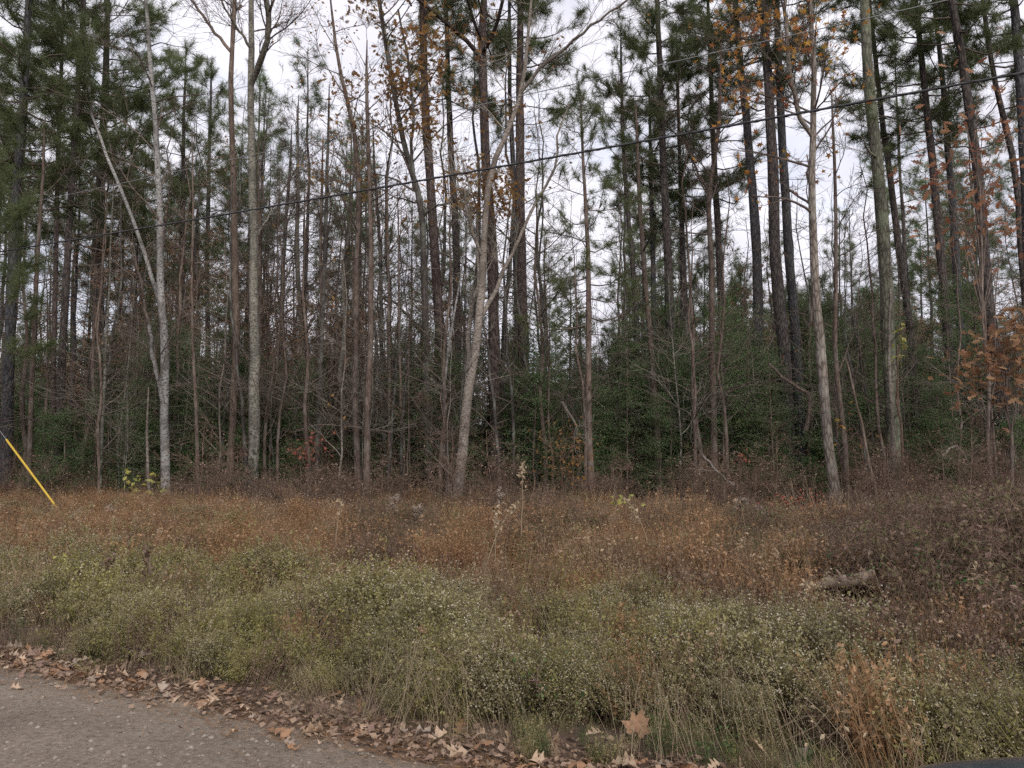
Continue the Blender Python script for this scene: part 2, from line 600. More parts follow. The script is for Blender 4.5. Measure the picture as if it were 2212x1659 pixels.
def road_z(x, y):
    s = s_of(x, y)
    return np.interp(-s, [0, 0.4, 1.2, 3.0], [0.0, 0.034, 0.064, 0.064])


def any_z(x, y):
    return np.where(s_of(x, y) < 0, road_z(x, y), ground_z(x, y))


# ------------------------------------------------------------------ scattered stuff: geometry nodes instancing of plant clumps
def scatter(name, templates, Pts, scale, rng, tilt=0.12, var=None, zscale=None):
    n = len(Pts)
    me = bpy.data.meshes.new(name)
    me.vertices.add(n)
    me.vertices.foreach_set('co', Pts.astype(np.float32).ravel())
    var = rng.integers(0, len(templates), n) if var is None else var
    rot = np.stack([rng.normal(0, tilt, n), rng.normal(0, tilt, n), rng.uniform(0, 6.283, n)], -1)
    s3 = np.repeat(scale[:, None], 3, 1)
    if zscale is not None:
        s3[:, 2] *= zscale
    for nm, ty, dat in (('pick', 'INT', var.astype(np.int32)), ('turn', 'FLOAT_VECTOR', rot.astype(np.float32)), ('size', 'FLOAT_VECTOR', s3.astype(np.float32))):
        at = me.attributes.new(nm, ty, 'POINT')
        at.data.foreach_set('value' if ty == 'INT' else 'vector', dat.ravel())
    o = link(name, me)
    o['kind'] = 'stuff'
    ng = bpy.data.node_groups.new(name, 'GeometryNodeTree')
    ng.interface.new_socket('Geometry', in_out='INPUT', socket_type='NodeSocketGeometry')
    ng.interface.new_socket('Geometry', in_out='OUTPUT', socket_type='NodeSocketGeometry')
    N, L = ng.nodes.new, ng.links.new
    gi, go, jn = N('NodeGroupInput'), N('NodeGroupOutput'), N('GeometryNodeJoinGeometry')

    def attr(nm, ty):
        a = N('GeometryNodeInputNamedAttribute')
        a.data_type = ty
        a.inputs['Name'].default_value = nm
        return a.outputs['Attribute']
    ap, at_, asz = attr('pick', 'INT'), attr('turn', 'FLOAT_VECTOR'), attr('size', 'FLOAT_VECTOR')
    er = N('FunctionNodeEulerToRotation')
    L(at_, er.inputs[0])
    for k, t in enumerate(templates):
        c = N('FunctionNodeCompare')
        c.data_type = 'INT'
        c.operation = 'EQUAL'
        L(ap, c.inputs[2])
        c.inputs[3].default_value = k
        oi = N('GeometryNodeObjectInfo')
        oi.inputs['Object'].default_value = t
        oi.inputs['As Instance'].default_value = True
        ip = N('GeometryNodeInstanceOnPoints')
        L(gi.outputs[0], ip.inputs['Points'])
        L(c.outputs[0], ip.inputs['Selection'])
        L(oi.outputs['Geometry'], ip.inputs['Instance'])
        L(er.outputs[0], ip.inputs['Rotation'])
        L(asz, ip.inputs['Scale'])
        L(ip.outputs[0], jn.inputs[0])
    L(jn.outputs[0], go.inputs[0])
    md = o.modifiers.new('scatter', 'NODES')
    md.node_group = ng
    return o


def template(name, geo, mats):
    return bpy.data.objects.new(name, geo.mesh(name, mats))


def rand_basis(rng, n, up_bias=0.0):
    """n random right-handed frames (n,3,3): rows are x, y, z axes; z leans up by up_bias."""
    z = unit(rng.normal(0, 1, (n, 3)) + np.array([0, 0, up_bias]))
    x = unit(np.cross(z, rng.normal(0, 1, (n, 3))))
    return np.stack([x, np.cross(z, x), z], 1)


LEAF4 = np.array([[[0, 0, 0], [0.28, 0.42, 0.10], [0, 1, 0.0]], [[0, 0, 0], [0, 1, 0.0], [-0.28, 0.42, 0.10]]])     # folded blade, two faces
_an = np.arange(10) * math.pi / 5
_rad = np.where(np.arange(10) % 2 == 0, 0.62, 0.24)
_st = np.stack([_rad * np.sin(_an), 0.5 + _rad * np.cos(_an), 0.06 * np.sin(_an * 2)], -1)
STAR = np.stack([np.stack([np.array([0, 0.5, 0.05]), _st[i], _st[(i + 1) % 10]]) for i in range(10)])
_ob = [(0.03, 0), (0.07, 0.2), (0.22, 0.3), (0.10, 0.42), (0.30, 0.58), (0.12, 0.68), (0.2, 0.86), (0.0, 1.0)]
_oq = []
for _s in (1, -1):
    for (w0, t0), (w1, t1) in zip(_ob[:-1], _ob[1:]):
        _oq.append([[0, t0, 0], [_s * w0, t0, 0.12 * w0], [_s * w1, t1, 0.12 * w1]])
        _oq.append([[0, t0, 0], [_s * w1, t1, 0.12 * w1], [0, t1, -0.02]])
OAKT = np.array(_oq, float)


def put_leaves(g, shape, pos, size, basis, m=0):
    """Copies of a small triangle shape (k,3,3) at pos (n,3); welded per leaf so that each leaf is one island."""
    if not len(pos):
        return
    flat = np.round(shape.reshape(-1, 3), 5)
    uq, inv = np.unique(flat, axis=0, return_inverse=True)
    inv = inv.reshape(-1, 3)
    W = np.einsum('vi,nij->nvj', uq, basis) * size[:, None, None] + pos[:, None, :]
    F = (inv[None] + np.arange(len(pos))[:, None, None] * len(uq)).reshape(-1, 3)
    g.add(W.reshape(-1, 3), F, m)


# ------------------------------------------------------------------ tufts of pine needles
def tuft_shapes(rng, n_needles, k=5):
    out = []
    for _ in range(k):
        th = rng.uniform(0.15, 1.9, n_needles)
        ph = rng.uniform(0, 6.283, n_needles)
        d = np.stack([np.sin(th) * np.cos(ph), np.sin(th) * np.sin(ph), np.cos(th)], -1)
        L = rng.uniform(0.75, 1.1, n_needles)[:, None]
        side = unit(np.cross(d, rng.normal(0, 1, (n_needles, 3)))) * 0.0175
        b = d * 0.04 + np.array([0, 0, 1]) * rng.uniform(-0.95, 0.12, n_needles)[:, None]
        out.append(np.stack([b - side, b + side, b + d * L - np.array([0, 0, 0.08]) * L], 1))
    return out


def put_tufts(g, shapes, pos, dirs, size, rng, m=0):
    pos, dirs, size = np.asarray(pos), unit(np.asarray(dirs)), np.asarray(size)
    n = len(pos)
    if not n:
        return
    x = unit(np.cross(dirs, rng.normal(0, 1, (n, 3))))
    B = np.stack([x, np.cross(dirs, x), dirs], 1)
    pick = rng.integers(0, len(shapes), n)
    for k, sh in enumerate(shapes):
        q = pick == k
        if q.any():
            W = np.einsum('kvi,nij->nkvj', sh, B[q]) * size[q][:, None, None, None] + pos[q][:, None, None, :]
            g.soup(W.reshape(-1, 3, 3), m)


TUFT = tuft_shapes(np.random.default_rng(3), 58)
TUFT_FAR = tuft_shapes(np.random.default_rng(4), 34)


def pine_crown(gb, gn, at, h0, h1, L, n, rng, shapes=TUFT, size=0.22, stubs=10, stub_from=0.35, sub=1.0, shape=1.0):
    """Limbs with side branches and needle tufts between heights h0 and h1 along the stem; at(h) gives (point, radius)."""
    pos, dr, sz = [], [], []
    az = rng.uniform(0, 6.28)
    for i in range(n):
        t = (i + rng.uniform(0, 1)) / n
        h = h0 + (h1 - h0) * t
        p, r = at(h)
        az += 2.4 + rng.normal(0, 0.5)
        ll = L * (1 - 0.80 * t ** (1.3 * shape)) * rng.uniform(0.55, 1.15)
        if t < 0.12:
            ll *= rng.uniform(0.5, 0.95)
        el = 0.05 + 0.75 * t + rng.normal(0, 0.16)
        d = np.array([math.cos(az) * math.cos(el), math.sin(az) * math.cos(el), math.sin(el)])
        k = 6
        tt = np.linspace(0, 1, k)
        curve = np.stack([0 * tt, 0 * tt, -0.16 * ll * np.sin(tt * 2.6) + 0.30 * ll * tt ** 2.2], -1)
        wig = np.cumsum(rng.normal(0, 0.035 * ll, (k, 3)), 0)
        wig[0] = 0
        pts = p + d * (ll * tt)[:, None] + curve * (1 - t) + wig
        gb.line(pts, np.linspace(max(0.30 * r, 0.013), 0.006, k), 4)
        tip_d = pts[-1] - pts[-2]
        pos.append(pts[-1]); dr.append(tip_d); sz.append(size)
        ns = max(3, int(ll * 5.0 * sub))
        for j in range(ns):
            u = rng.uniform(0.28, 0.98)
            q = np.array([np.interp(u, tt, pts[:, c]) for c in range(3)])
            sd = unit(d + np.array([0, 0, 0.22]) + rng.normal(0, 0.62, 3))
            sl = rng.uniform(0.25, 0.75) * (0.5 + 0.28 * ll) * (1.15 - 0.6 * u)
            mid = q + sd * sl * 0.5 + rng.normal(0, 0.05, 3)
            end = q + sd * sl + np.array([0, 0, 0.10 * sl])
            gb.line([q, mid, end], [0.009, 0.007, 0.005], 3)
            for e, dd in ((end, end - mid), (mid + 0.3 * (end - mid), sd)) if rng.uniform() < 0.78 else ((end, end - mid),):
                pos.append(e + rng.normal(0, 0.03, 3)); dr.append(dd); sz.append(size * rng.uniform(0.75, 1.15))
    p, r = at(h1)
    pos.append(p); dr.append(np.array([0, 0, 1.0])); sz.append(size * 1.2)
    for i in range(stubs):                                          # dead side branches under the crown
        h = h1 * rng.uniform(stub_from, 1) * h0 / h1
        p, r = at(h)
        a = rng.uniform(0, 6.28)
        ll = rng.uniform(0.25, 1.5)
        d = np.array([math.cos(a), math.sin(a), rng.uniform(-0.35, 0.35)])
        pts = [p, p + d * ll * 0.5 + rng.normal(0, 0.04, 3), p + d * ll + np.array([0, 0, rng.uniform(-0.3, 0.1) * ll])]
        gb.line(pts, [0.014, 0.009, 0.004], 3)
        if ll > 0.7:
            for _ in range(3):
                q = pts[1] + (pts[2] - pts[1]) * rng.uniform(0, 1)
                e = q + (d + rng.normal(0, 0.7, 3)) * rng.uniform(0.15, 0.45)
                gb.line([q, (q + e) / 2 + rng.normal(0, 0.02, 3), e], [0.006, 0.005, 0.003], 3)
    put_tufts(gn, shapes, pos, dr, sz, rng)


def grow(g, p, d, L, r, lvl, rng, ends, up=0.18, spread=0.75, kids=(3, 5), rmin=0.0035):
    """A bare branch with its side branches, lvl more levels of them."""
    n = 6 if lvl >= 2 else 4
    dirs = d + np.cumsum(rng.normal(0, 0.13, (n, 3)), 0)
    dirs[:, 2] += up * np.linspace(0, 1, n)
    dirs = unit(dirs)
    pts = np.vstack([p, p + np.cumsum(dirs * (L / n), 0)])
    rad = np.linspace(r, max(r * 0.35, rmin), n + 1)
    g.line(pts, rad, 5 if r > 0.03 else 3)
    if lvl == 0:
        ends.append((pts[-1], dirs[-1]))
        return
    for _ in range(rng.integers(kids[0], kids[1] + 1)):
        u = rng.uniform(0.25, 1.0)
        f = u * n
        i = min(int(f), n - 1)
        q = pts[i] + (pts[i + 1] - pts[i]) * (f - i)
        ax = unit(np.cross(dirs[i], rng.normal(0, 1, 3)))
        a = spread * rng.uniform(0.55, 1.15)
        nd = unit(dirs[i] * math.cos(a) + ax * math.sin(a))
        grow(g, q, nd, L * rng.uniform(0.42, 0.68), max(np.interp(f, range(n + 1), rad) * 0.55, rmin), lvl - 1, rng, ends, up, spread, kids, rmin)


# ------------------------------------------------------------------ the trees one can tell apart
def stem_path(pts, D, H, rng, wig=0.012, lean=0.0, step=0.7):
    """3-D stem from frame positions (base first) at distance D; runs down to the ground and up to height H."""
    q = np.array([P(a, b, D) for a, b in pts])
    gz = float(ground_z(q[0, 0], D)) - 0.12
    if q[0, 2] > gz + 0.02:
        sl = (q[1, 0] - q[0, 0]) / max(q[1, 2] - q[0, 2], 0.1)
        q = np.vstack([[q[0, 0] - np.clip(sl, -0.15, 0.15) * (q[0, 2] - gz), D, gz], q])
    else:
        q[0, 2] = gz
    if H and q[-1, 2] < H - 0.3:
        d = q[-1] - q[-2]
        sl = np.clip(d[0] / max(d[2], 0.1), -0.22, 0.22)
        q = np.vstack([q, [q[-1, 0] + 0.6 * sl * (H - q[-1, 2]), D, H]])
    ln = np.concatenate([[0], np.cumsum(np.linalg.norm(np.diff(q, axis=0), axis=1))])
    m = max(4, int(ln[-1] / step))
    t = np.linspace(0, ln[-1], m)
    out = np.stack([np.interp(t, ln, q[:, c]) for c in range(3)], -1)
    k = np.array([0.25, 0.5, 0.25])
    for c in (0, 1):
        sm = np.convolve(np.pad(out[:, c], 1, 'edge'), k, 'valid')
        out[1:-1, c] = sm[1:-1]
        out[1:, c] += np.cumsum(rng.normal(0, wig, m - 1)) * (0.6 if c == 0 else 1.0)
    out[:, 1] += lean * (out[:, 2] - out[0, 2])
    return out


def rooted(lq, at, z0):
    """A limb's points moved so that it starts inside the stem at its own height, then swings back to its course."""
    tp, tr = at(lq[0, 2] - z0 - 0.12)
    k = np.linspace(0, 1, len(lq))[:, None]
    return np.vstack([tp, lq + (tp + np.array([0, 0, 0.12]) - lq[0]) * np.clip(1 - k * 2.2, 0, 1)]), tr


def trunk_mesh(g, pts, r0, r1, rng, sides=10, flare=0.5, rough=0.055):
    n = len(pts)
    h = pts[:, 2] - pts[0, 2]
    t = h / max(h[-1], 0.1)
    R = r0 + (r1 - r0) * t
    R = np.minimum(R, r0 * (1 - t) ** 0.55 + 0.012)
    R = R * (1 + flare * np.exp(-h / 0.28))
    T = unit(np.gradient(pts, axis=0))
    U = unit(np.cross(T, np.array([0, -1.0, 0.03])))
    W = np.cross(T, U)
    a = np.arange(sides) * 2 * math.pi / sides
    rr = R[:, None] * (1 + rng.normal(0, rough, (n, sides)) + flare * 0.4 * np.exp(-h / 0.2)[:, None] * np.sin(a * 3 + rng.uniform(0, 6))[None])
    ring = pts[:, None] + rr[..., None] * (U[:, None] * np.cos(a)[None, :, None] + W[:, None] * np.sin(a)[None, :, None])
    idx = np.arange(n * sides).reshape(n, sides)
    A, B = idx[:-1], idx[1:]
    g.add(ring.reshape(-1, 3), np.stack([A, np.roll(A, -1, 1), np.roll(B, -1, 1), B], -1).reshape(-1, 4), 0, True)
    c = len(pts) * sides
    g.add(np.vstack([ring[-1], pts[-1] + T[-1] * R[-1] * 0.3]), [[i, (i + 1) % sides, sides] for i in range(sides)], 0, True)
    return R


def at_fn(pts, R):
    def at(h):
        z = pts[0, 2] + h
        return np.array([np.interp(z, pts[:, 2], pts[:, c]) for c in range(3)]), float(np.interp(z, pts[:, 2], R))
    return at


def pine(label, pts, w, D, H=19.0, bark='pine', crown=0.55, L=2.6, n=34, size=0.30, stubs=16, seed=0, cat='tree', name='pine_tree', group=None, shapes=TUFT, limbs=()):
    rng = np.random.default_rng(1000 + seed)
    q = stem_path(pts, D, H, rng)
    base = q[0].copy()
    base[2] += 0.12
    root = thing(name, label, cat, base, group)
    gt, gb, gn = Geo(), Geo(), Geo()
    r0, r1 = w[0] / 2 * D / FPX, w[1] / 2 * D / FPX
    # w[1] is the width where the stem leaves the frame (or its top): carry the taper on upwards
    ztop = P(*pts[-1], D)[2]
    f = (H + 0.3) / max(ztop, 1.0)
    r_end = max(r0 + (r1 - r0) * f, 0.02)
    R = trunk_mesh(gt, q, r0, r_end, rng)
    at = at_fn(q, R)
    for lp, lw in limbs:
        lq = np.array([P(a, b, D - 0.5 * i) for i, (a, b) in enumerate(lp)])
        ln = np.concatenate([[0], np.cumsum(np.linalg.norm(np.diff(lq, axis=0), axis=1))])
        t = np.linspace(0, ln[-1], 9)
        lq = np.stack([np.interp(t, ln, lq[:, c]) for c in range(3)], -1)
        lq, tr = rooted(lq, at, q[0, 2])
        gt.line(lq, np.minimum(np.linspace(lw[0], lw[1], len(lq)) / 2 * D / FPX, tr * 0.9), 6)
        for k in range(5):
            i = rng.integers(1, len(lq))
            e = []
            grow(gb, lq[i], unit(rng.normal(0, 1, 3) + (lq[-1] - lq[0]) * 0.4), 1.2, 0.014, 1, rng, e)
            put_tufts(gn, shapes, [x[0] for x in e], [x[1] for x in e], np.full(len(e), size), rng)
    pine_crown(gb, gn, at, H * crown, H, L, n, rng, shapes, size, stubs)
    link('trunk', join(gt, gb).mesh('trunk', [M[bark], M['twig']], base), root)
    link('needles', gn.mesh('needles', M['needle'], base), root)
    return root


def hardwood(label, pts, w, D, H=15.0, bark='brown', start=0.4, n=16, L=2.2, lvl=2, leaf=None, leaf_n=0, leaf_size=0.1, leaf_shape=LEAF4, leaf_z=None,
             forks=(), low=5, seed=0, name='bare_tree', cat='tree', group=None, twig=None, up=0.2, wig=0.02, spread=0.75):
    rng = np.random.default_rng(5000 + seed)
    q = stem_path(pts, D, H, rng, wig)
    base = q[0].copy()
    base[2] += 0.12
    root = thing(name, label, cat, base, group)
    gt, gb, gl = Geo(), Geo(), Geo()
    r0, r1 = w[0] / 2 * D / FPX, w[1] / 2 * D / FPX
    ztop = P(*pts[-1], D)[2]
    Ht = q[-1, 2]
    r_end = max(r0 + (r1 - r0) * (Ht + 0.3) / max(ztop, 1.0), 0.012)
    R = trunk_mesh(gt, q, r0, r_end, rng, 9, 0.3)
    at = at_fn(q, R)
    ends = []
    hh = Ht - q[0, 2]
    for i in range(n):
        t = start + (1 - start) * ((i + rng.uniform(0, 1)) / n)
        p, r = at(hh * t)
        a = rng.uniform(0, 6.283)
        el = rng.uniform(0.35, 0.95)
        d = np.array([math.cos(a) * math.cos(el), math.sin(a) * math.cos(el), math.sin(el)])
        grow(gb, p, d, L * (1.15 - 0.6 * t) * rng.uniform(0.6, 1.2), max(r * 0.42, 0.008), lvl, rng, ends, up, spread)
    for i in range(low):                                            # thin whippy side shoots low on the stem
        p, r = at(hh * rng.uniform(0.06, start))
        a = rng.uniform(0, 6.283)
        d = np.array([math.cos(a), math.sin(a), rng.uniform(0.0, 0.5)])
        grow(gb, p, unit(d), rng.uniform(0.4, 1.4), 0.009, 1, rng, ends if i % 2 else [], -0.05, 0.8, (2, 4), 0.003)
    for lp, lw in forks:
        lq = np.array([P(a, b, D + 0.25 * i * (1 if k_ % 2 else -1)) for k_ in [len(lp)] for i, (a, b) in enumerate(lp)])
        ln = np.concatenate([[0], np.cumsum(np.linalg.norm(np.diff(lq, axis=0), axis=1))])
        t = np.linspace(0, ln[-1], 14)
        lq = np.stack([np.interp(t, ln, lq[:, c]) for c in range(3)], -1)
        lq[2:-1] += rng.normal(0, 0.012, (11, 3))
        lq, tr = rooted(lq, at, q[0, 2])
        rad = np.minimum(np.linspace(lw[0], lw[1], 15) / 2 * D / FPX, tr * 0.95)
        gt.line(lq, rad, 8)
        for k in range(9):
            i = rng.integers(4, 13)
            grow(gb, lq[i], unit((lq[i] - lq[i - 1]) * 3 + rng.normal(0, 0.8, 3) * np.linalg.norm(lq[i] - lq[i - 1])), rng.uniform(0.5, 1.6), max(rad[i] * 0.35, 0.007), 2, rng, ends, up)
        if lw[1] > 5:
            grow(gb, lq[-1], unit(lq[-1] - lq[-2]), 2.0, rad[-1], 3, rng, ends, up)
    link('trunk', join(gt, gb).mesh('trunk', [M[bark], M[twig or 'twig']], base), root)
    if leaf and leaf_n and ends:
        E = np.array([e[0] for e in ends])
        if leaf_z:
            E = E[(E[:, 2] > leaf_z[0]) & (E[:, 2] < leaf_z[1])]
        if len(E):
            pos = E[rng.integers(0, len(E), leaf_n)] + rng.normal(0, 0.13, (leaf_n, 3))
            B = rand_basis(rng, leaf_n, 0.3)
            put_leaves(gl, leaf_shape, pos, leaf_size * rng.uniform(0.7, 1.2, leaf_n), B)
            link('leaves', gl.mesh('leaves', M[leaf], base), root)
    return root


# ---- left side
pine('dark straight pine at the far end behind the yellow guy wire guard', [(10, 1060), (22, 700), (45, 300), (60, 0)], (25, 14), 20, 19, 'pine_grey', 0.40, 3.3, 62, seed=1)
hardwood('slender brown tree just past the leftmost pine, tied with pale lichen', [(66, 1040), (72, 853), (82, 753), (88, 553), (100, 380)], (11, 8), 19, 10, 'brown', 0.5, 10, 1.3, seed=2)
pine('slim brown pine standing close beside a thicker dark pine, near the guy wire', [(118, 1036), (118, 753), (121, 553), (125, 333), (133, 200), (140, 0)], (12, 7), 22, 17, 'pine_red', 0.5, 2.8, 50, seed=3)
pine('dark pine leaning slightly, second of the close pair near the guy wire', [(126, 1070), (128, 920), (133, 753), (143, 550), (155, 333), (172, 100), (178, 0)], (16, 12), 21, 19, 'pine', 0.48, 3.4, 62, seed=4)
pine('stout dark pine with heavy side limbs behind the white birch', [(205, 1030), (215, 740), (211, 553), (217, 417), (222, 317), (230, 167), (234, 0)], (24, 16), 25, 20, 'pine', 0.40, 3.9, 70, seed=5, limbs=[([(228, 340), (262, 322), (300, 312), (318, 300)], (6, 2)), ([(226, 265), (255, 245), (285, 232)], (6, 3)), ([(224, 200), (250, 172), (300, 165)], (6, 2))])
hardwood('thin pale grey sapling rising before the dark greenery near the birch', [(213, 1086), (218, 953), (220, 870), (227, 720), (236, 560)], (9, 4), 18, 8, 'greygreen', 0.35, 9, 1.2, 1, seed=6, name='sapling')
hardwood('white birch with black scars and one long leaning stem', [(358, 1075), (357, 886), (363, 786), (355, 720), (352, 553), (349, 433), (345, 333), (333, 200), (322, 60), (318, 0)], (21, 8), 18, 15, 'birch', 0.45, 16, 1.9, seed=7, name='birch_tree', twig='twig',
         forks=[([(352, 705), (345, 660), (330, 610), (312, 553), (283, 467), (250, 383), (230, 333), (207, 267), (193, 240), (188, 130), (196, 40)], (11, 4)), ([(352, 880), (342, 830), (330, 770), (322, 700)], (10, 7))])
hardwood('short thin dead stem with a broken top left of the birch', [(322, 1060), (315, 985), (314, 900), (319, 850), (318, 836)], (7, 5), 18, 0, 'pale', 0.5, 2, 0.4, 0, low=2, seed=8, name='dead_tree', cat='dead tree')
hardwood('small crooked brown tree beside the birch with dead leaves at its foot', [(427, 1075), (424, 980), (420, 900), (412, 780), (410, 690)], (9, 6), 17.5, 9, 'brown', 0.4, 8, 1.2, 2, 'deadleaf', 260, 0.085, seed=9, low=10)
hardwood('smooth tan and reddish trunk standing close by the big grey poplar', [(496, 1090), (500, 920), (510, 740), (508, 553), (505, 467), (500, 300), (498, 150), (503, 0)], (16, 13), 19, 17, 'tan', 0.72, 8, 2.2, seed=10,
         forks=[([(494, 118), (475, 90), (450, 50), (412, 0), (395, -40)], (8, 5)), ([(508, 23), (516, 18), (522, 12)], (7, 4))])
hardwood('tall grey poplar with a dark mossy foot and a high fork', [(545, 1090), (547, 886), (547, 753), (547, 553), (547, 433), (543, 233), (545, 150), (545, 0)], (25, 12), 17.5, 17, 'greygreen', 0.78, 7, 2.4, seed=11, name='poplar_tree',
         forks=[([(549, 185), (560, 150), (573, 117), (580, 67), (575, 0), (572, -50)], (15, 11)), ([(541, 110), (520, 70), (498, 40), (478, 0)], (7, 4)), ([(583, 70), (598, 58), (611, 47)], (4, 3)), ([(548, 520), (600, 430), (660, 325)], (5, 2))], low=9)
hardwood('narrow brown stem right behind the grey poplar', [(567, 1050), (567, 853), (565, 553), (563, 300)], (11, 8), 22, 11, 'brown', 0.5, 10, 1.4, seed=12, leaf='oakleaf', leaf_n=60, leaf_size=0.1)
pine('straight slim pine between the birch and the tan trunk', [(387, 1040), (389, 780), (392, 560), (397, 330), (402, 150)], (14, 8), 26, 15.5, 'pine', 0.42, 2.3, 40, seed=13)
pine('slim pine behind the small crooked brown tree', [(455, 1040), (450, 760), (447, 553), (452, 300), (458, 120)], (13, 8), 28, 16, 'pine_grey', 0.42, 2.4, 40, seed=14)
hardwood('dark upright stem with a low leafy shoot between poplar and brown cluster', [(603, 1030), (604, 753), (610, 553), (628, 330)], (13, 8), 24, 12, 'dark', 0.45, 12, 1.6, seed=15, leaf='oakleaf', leaf_n=40)
hardwood('slim grey tree leaning gently in the middle thicket', [(668, 1040), (660, 850), (650, 660), (643, 553), (650, 380), (648, 260)], (13, 8), 24, 13, 'greygreen', 0.45, 14, 1.5, seed=16)
hardwood('mossy dark little trunk at the foot of the brown cluster', [(684, 1085), (684, 960), (690, 780), (702, 620), (708, 440)], (12, 8), 19, 11, 'dark', 0.45, 12, 1.5, seed=17, leaf='oakleaf', leaf_n=50)
hardwood('thin brown stem that doubles the mossy little trunk', [(695, 1085), (695, 800), (695, 553), (700, 350)], (10, 6), 20, 10, 'brown', 0.5, 10, 1.3, seed=18)
hardwood('brown trunk with orange leaf clumps, first of the near brown pair', [(774, 1075), (765, 886), (767, 720), (770, 553), (772, 370), (757, 250), (730, 160)], (15, 9), 18, 13, 'brown', 0.5, 18, 1.9, 2, 'oakleaf', 260, 0.10, seed=19, low=10)
hardwood('straight brown trunk, second of the near brown pair', [(791, 1105), (795, 953), (799, 820), (799, 553), (792, 330), (790, 200)], (16, 8), 17, 11, 'brown', 0.5, 14, 1.6, 2, 'oakleaf', 120, 0.10, seed=20, low=10)
hardwood('thin ivy-dark stem behind the near brown pair', [(830, 1040), (827, 886), (820, 720), (817, 553), (808, 380)], (10, 7), 21, 11, 'dark', 0.45, 12, 1.4, seed=21)
hardwood('thin crooked pale-brown stem with fine side shoots right of the brown pair', [(847, 1050), (842, 920), (844, 653), (838, 480)], (8, 5), 19, 9, 'brown', 0.4, 12, 1.2, seed=22, low=12)
hardwood('whippy brown stem next to the crooked pale-brown one', [(865, 1060), (868, 886), (862, 700), (858, 560)], (7, 4), 18.5, 8, 'brown', 0.4, 10, 1.1, seed=23, low=9)
pine('young pine at the open end with low green boughs before the dark pines', [(-22, 1090), (-18, 700), (-15, 440)], (16, 7), 16.5, 8.0, 'brown', 0.46, 2.0, 30, size=0.30, seed=60, name='young_pine')
# ---- centre
hardwood('tall dark oak with lichen at the foot and brown leaves held high', [(928, 1065), (924, 920), (919, 786), (917, 553), (910, 417), (884, 367), (870, 300), (857, 233), (840, 133), (827, 60), (820, 0)], (19, 9), 19, 16, 'dark', 0.48, 30, 2.6, 2, 'oakleaf', 2300, 0.17, OAKT, (7.0, 16), seed=24, name='oak_tree', low=8,
         forks=[([(912, 430), (896, 400), (893, 330), (893, 233), (880, 120), (860, 20)], (8, 4)), ([(915, 470), (940, 445), (975, 437), (1010, 440)], (6, 2))])
pine('tall pine with two-tone bark just right of the dark oak', [(985, 1080), (970, 970), (967, 853), (957, 786), (950, 690), (942, 553), (933, 400), (924, 300), (919, 167), (914, 0)], (25, 16), 20, 19, 'pine_red', 0.70, 2.6, 26, seed=25)
hardwood('slim pale grey stem hugging the foot of the two-tone pine', [(968, 1060), (959, 953), (955, 890), (957, 800), (975, 720)], (9, 5), 18, 7, 'birch', 0.6, 6, 1.2, 1, seed=26, name='sapling')
pine('dark slender pine between the two-tone pine and the forked pale tree', [(980, 1040), (985, 900), (987, 753), (985, 553), (977, 400), (970, 267), (967, 100), (963, 0)], (20, 12), 24, 19, 'pine', 0.66, 2.6, 28, seed=27)
hardwood('pale forked tree with a leaning base and long bare arms reaching up', [(988, 1080), (1000, 953), (1007, 880), (1017, 826), (1027, 786), (1040, 686), (1047, 586), (1052, 480), (1060, 383), (1067, 347), (1090, 310), (1120, 250), (1134, 193), (1137, 140), (1142, 100)], (25, 7), 17, 14, 'pale', 0.62, 12, 1.9, 2, 'oakleaf', 70, 0.1, seed=28, name='forked_tree', twig='paletwig', low=10,
         forks=[([(1132, 205), (1170, 150), (1220, 103), (1267, 63), (1314, 30), (1355, 0)], (9, 4)),
                ([(1040, 700), (1062, 655), (1080, 626), (1090, 586), (1107, 553), (1130, 500), (1154, 443), (1194, 377), (1204, 337), (1204, 283), (1230, 223)], (11, 4)),
                ([(1008, 860), (1010, 786), (1013, 706), (1020, 650), (1037, 610), (1032, 560), (1030, 480)], (13, 6)),
                ([(1046, 560), (1022, 505), (1005, 440), (1000, 410)], (8, 4))])
hardwood('thin grey shoot rising from behind the forked pale tree base', [(1002, 1050), (990, 960), (987, 900), (998, 830), (1005, 780)], (7, 4), 17.6, 6, 'greygreen', 0.5, 5, 0.9, 1, seed=29, name='sapling')
pine('thick reddish purple pine right behind the forked pale tree', [(1074, 1050), (1070, 886), (1065, 720), (1062, 553), (1057, 467), (1047, 333), (1045, 200), (1040, 100), (1044, 0)], (28, 19), 20, 19, 'pine_red', 0.66, 3.0, 34, seed=30,
     limbs=[([(1042, 130), (1010, 90), (970, 55), (935, 25), (880, -20)], (12, 6)), ([(1050, 115), (1060, 90), (1075, 45), (1090, -15)], (11, 7)), ([(1040, 90), (1025, 50), (1010, 0)], (9, 6))])
pine('thick straight pine with a slimmer neighbour, in the open centre', [(1131, 1000), (1131, 903), (1130, 720), (1125, 553), (1125, 333), (1124, 167), (1125, 0)], (26, 19), 22, 20, 'pine_red', 0.64, 2.9, 32, seed=31)
pine('slim grey pine pressed behind the thick straight pine', [(1118, 1000), (1115, 700), (1112, 450), (1107, 333), (1100, 200), (1099, 0)], (15, 10), 24, 19, 'pine_grey', 0.62, 2.5, 28, seed=32)
pine('scraggly small pine with thin tufts and a full visible top', [(1277, 1085), (1270, 886), (1272, 720), (1274, 553), (1267, 460), (1260, 367), (1254, 233)], (19, 5), 18, 10.2, 'brown', 0.42, 1.9, 34, size=0.20, seed=33, stubs=26)
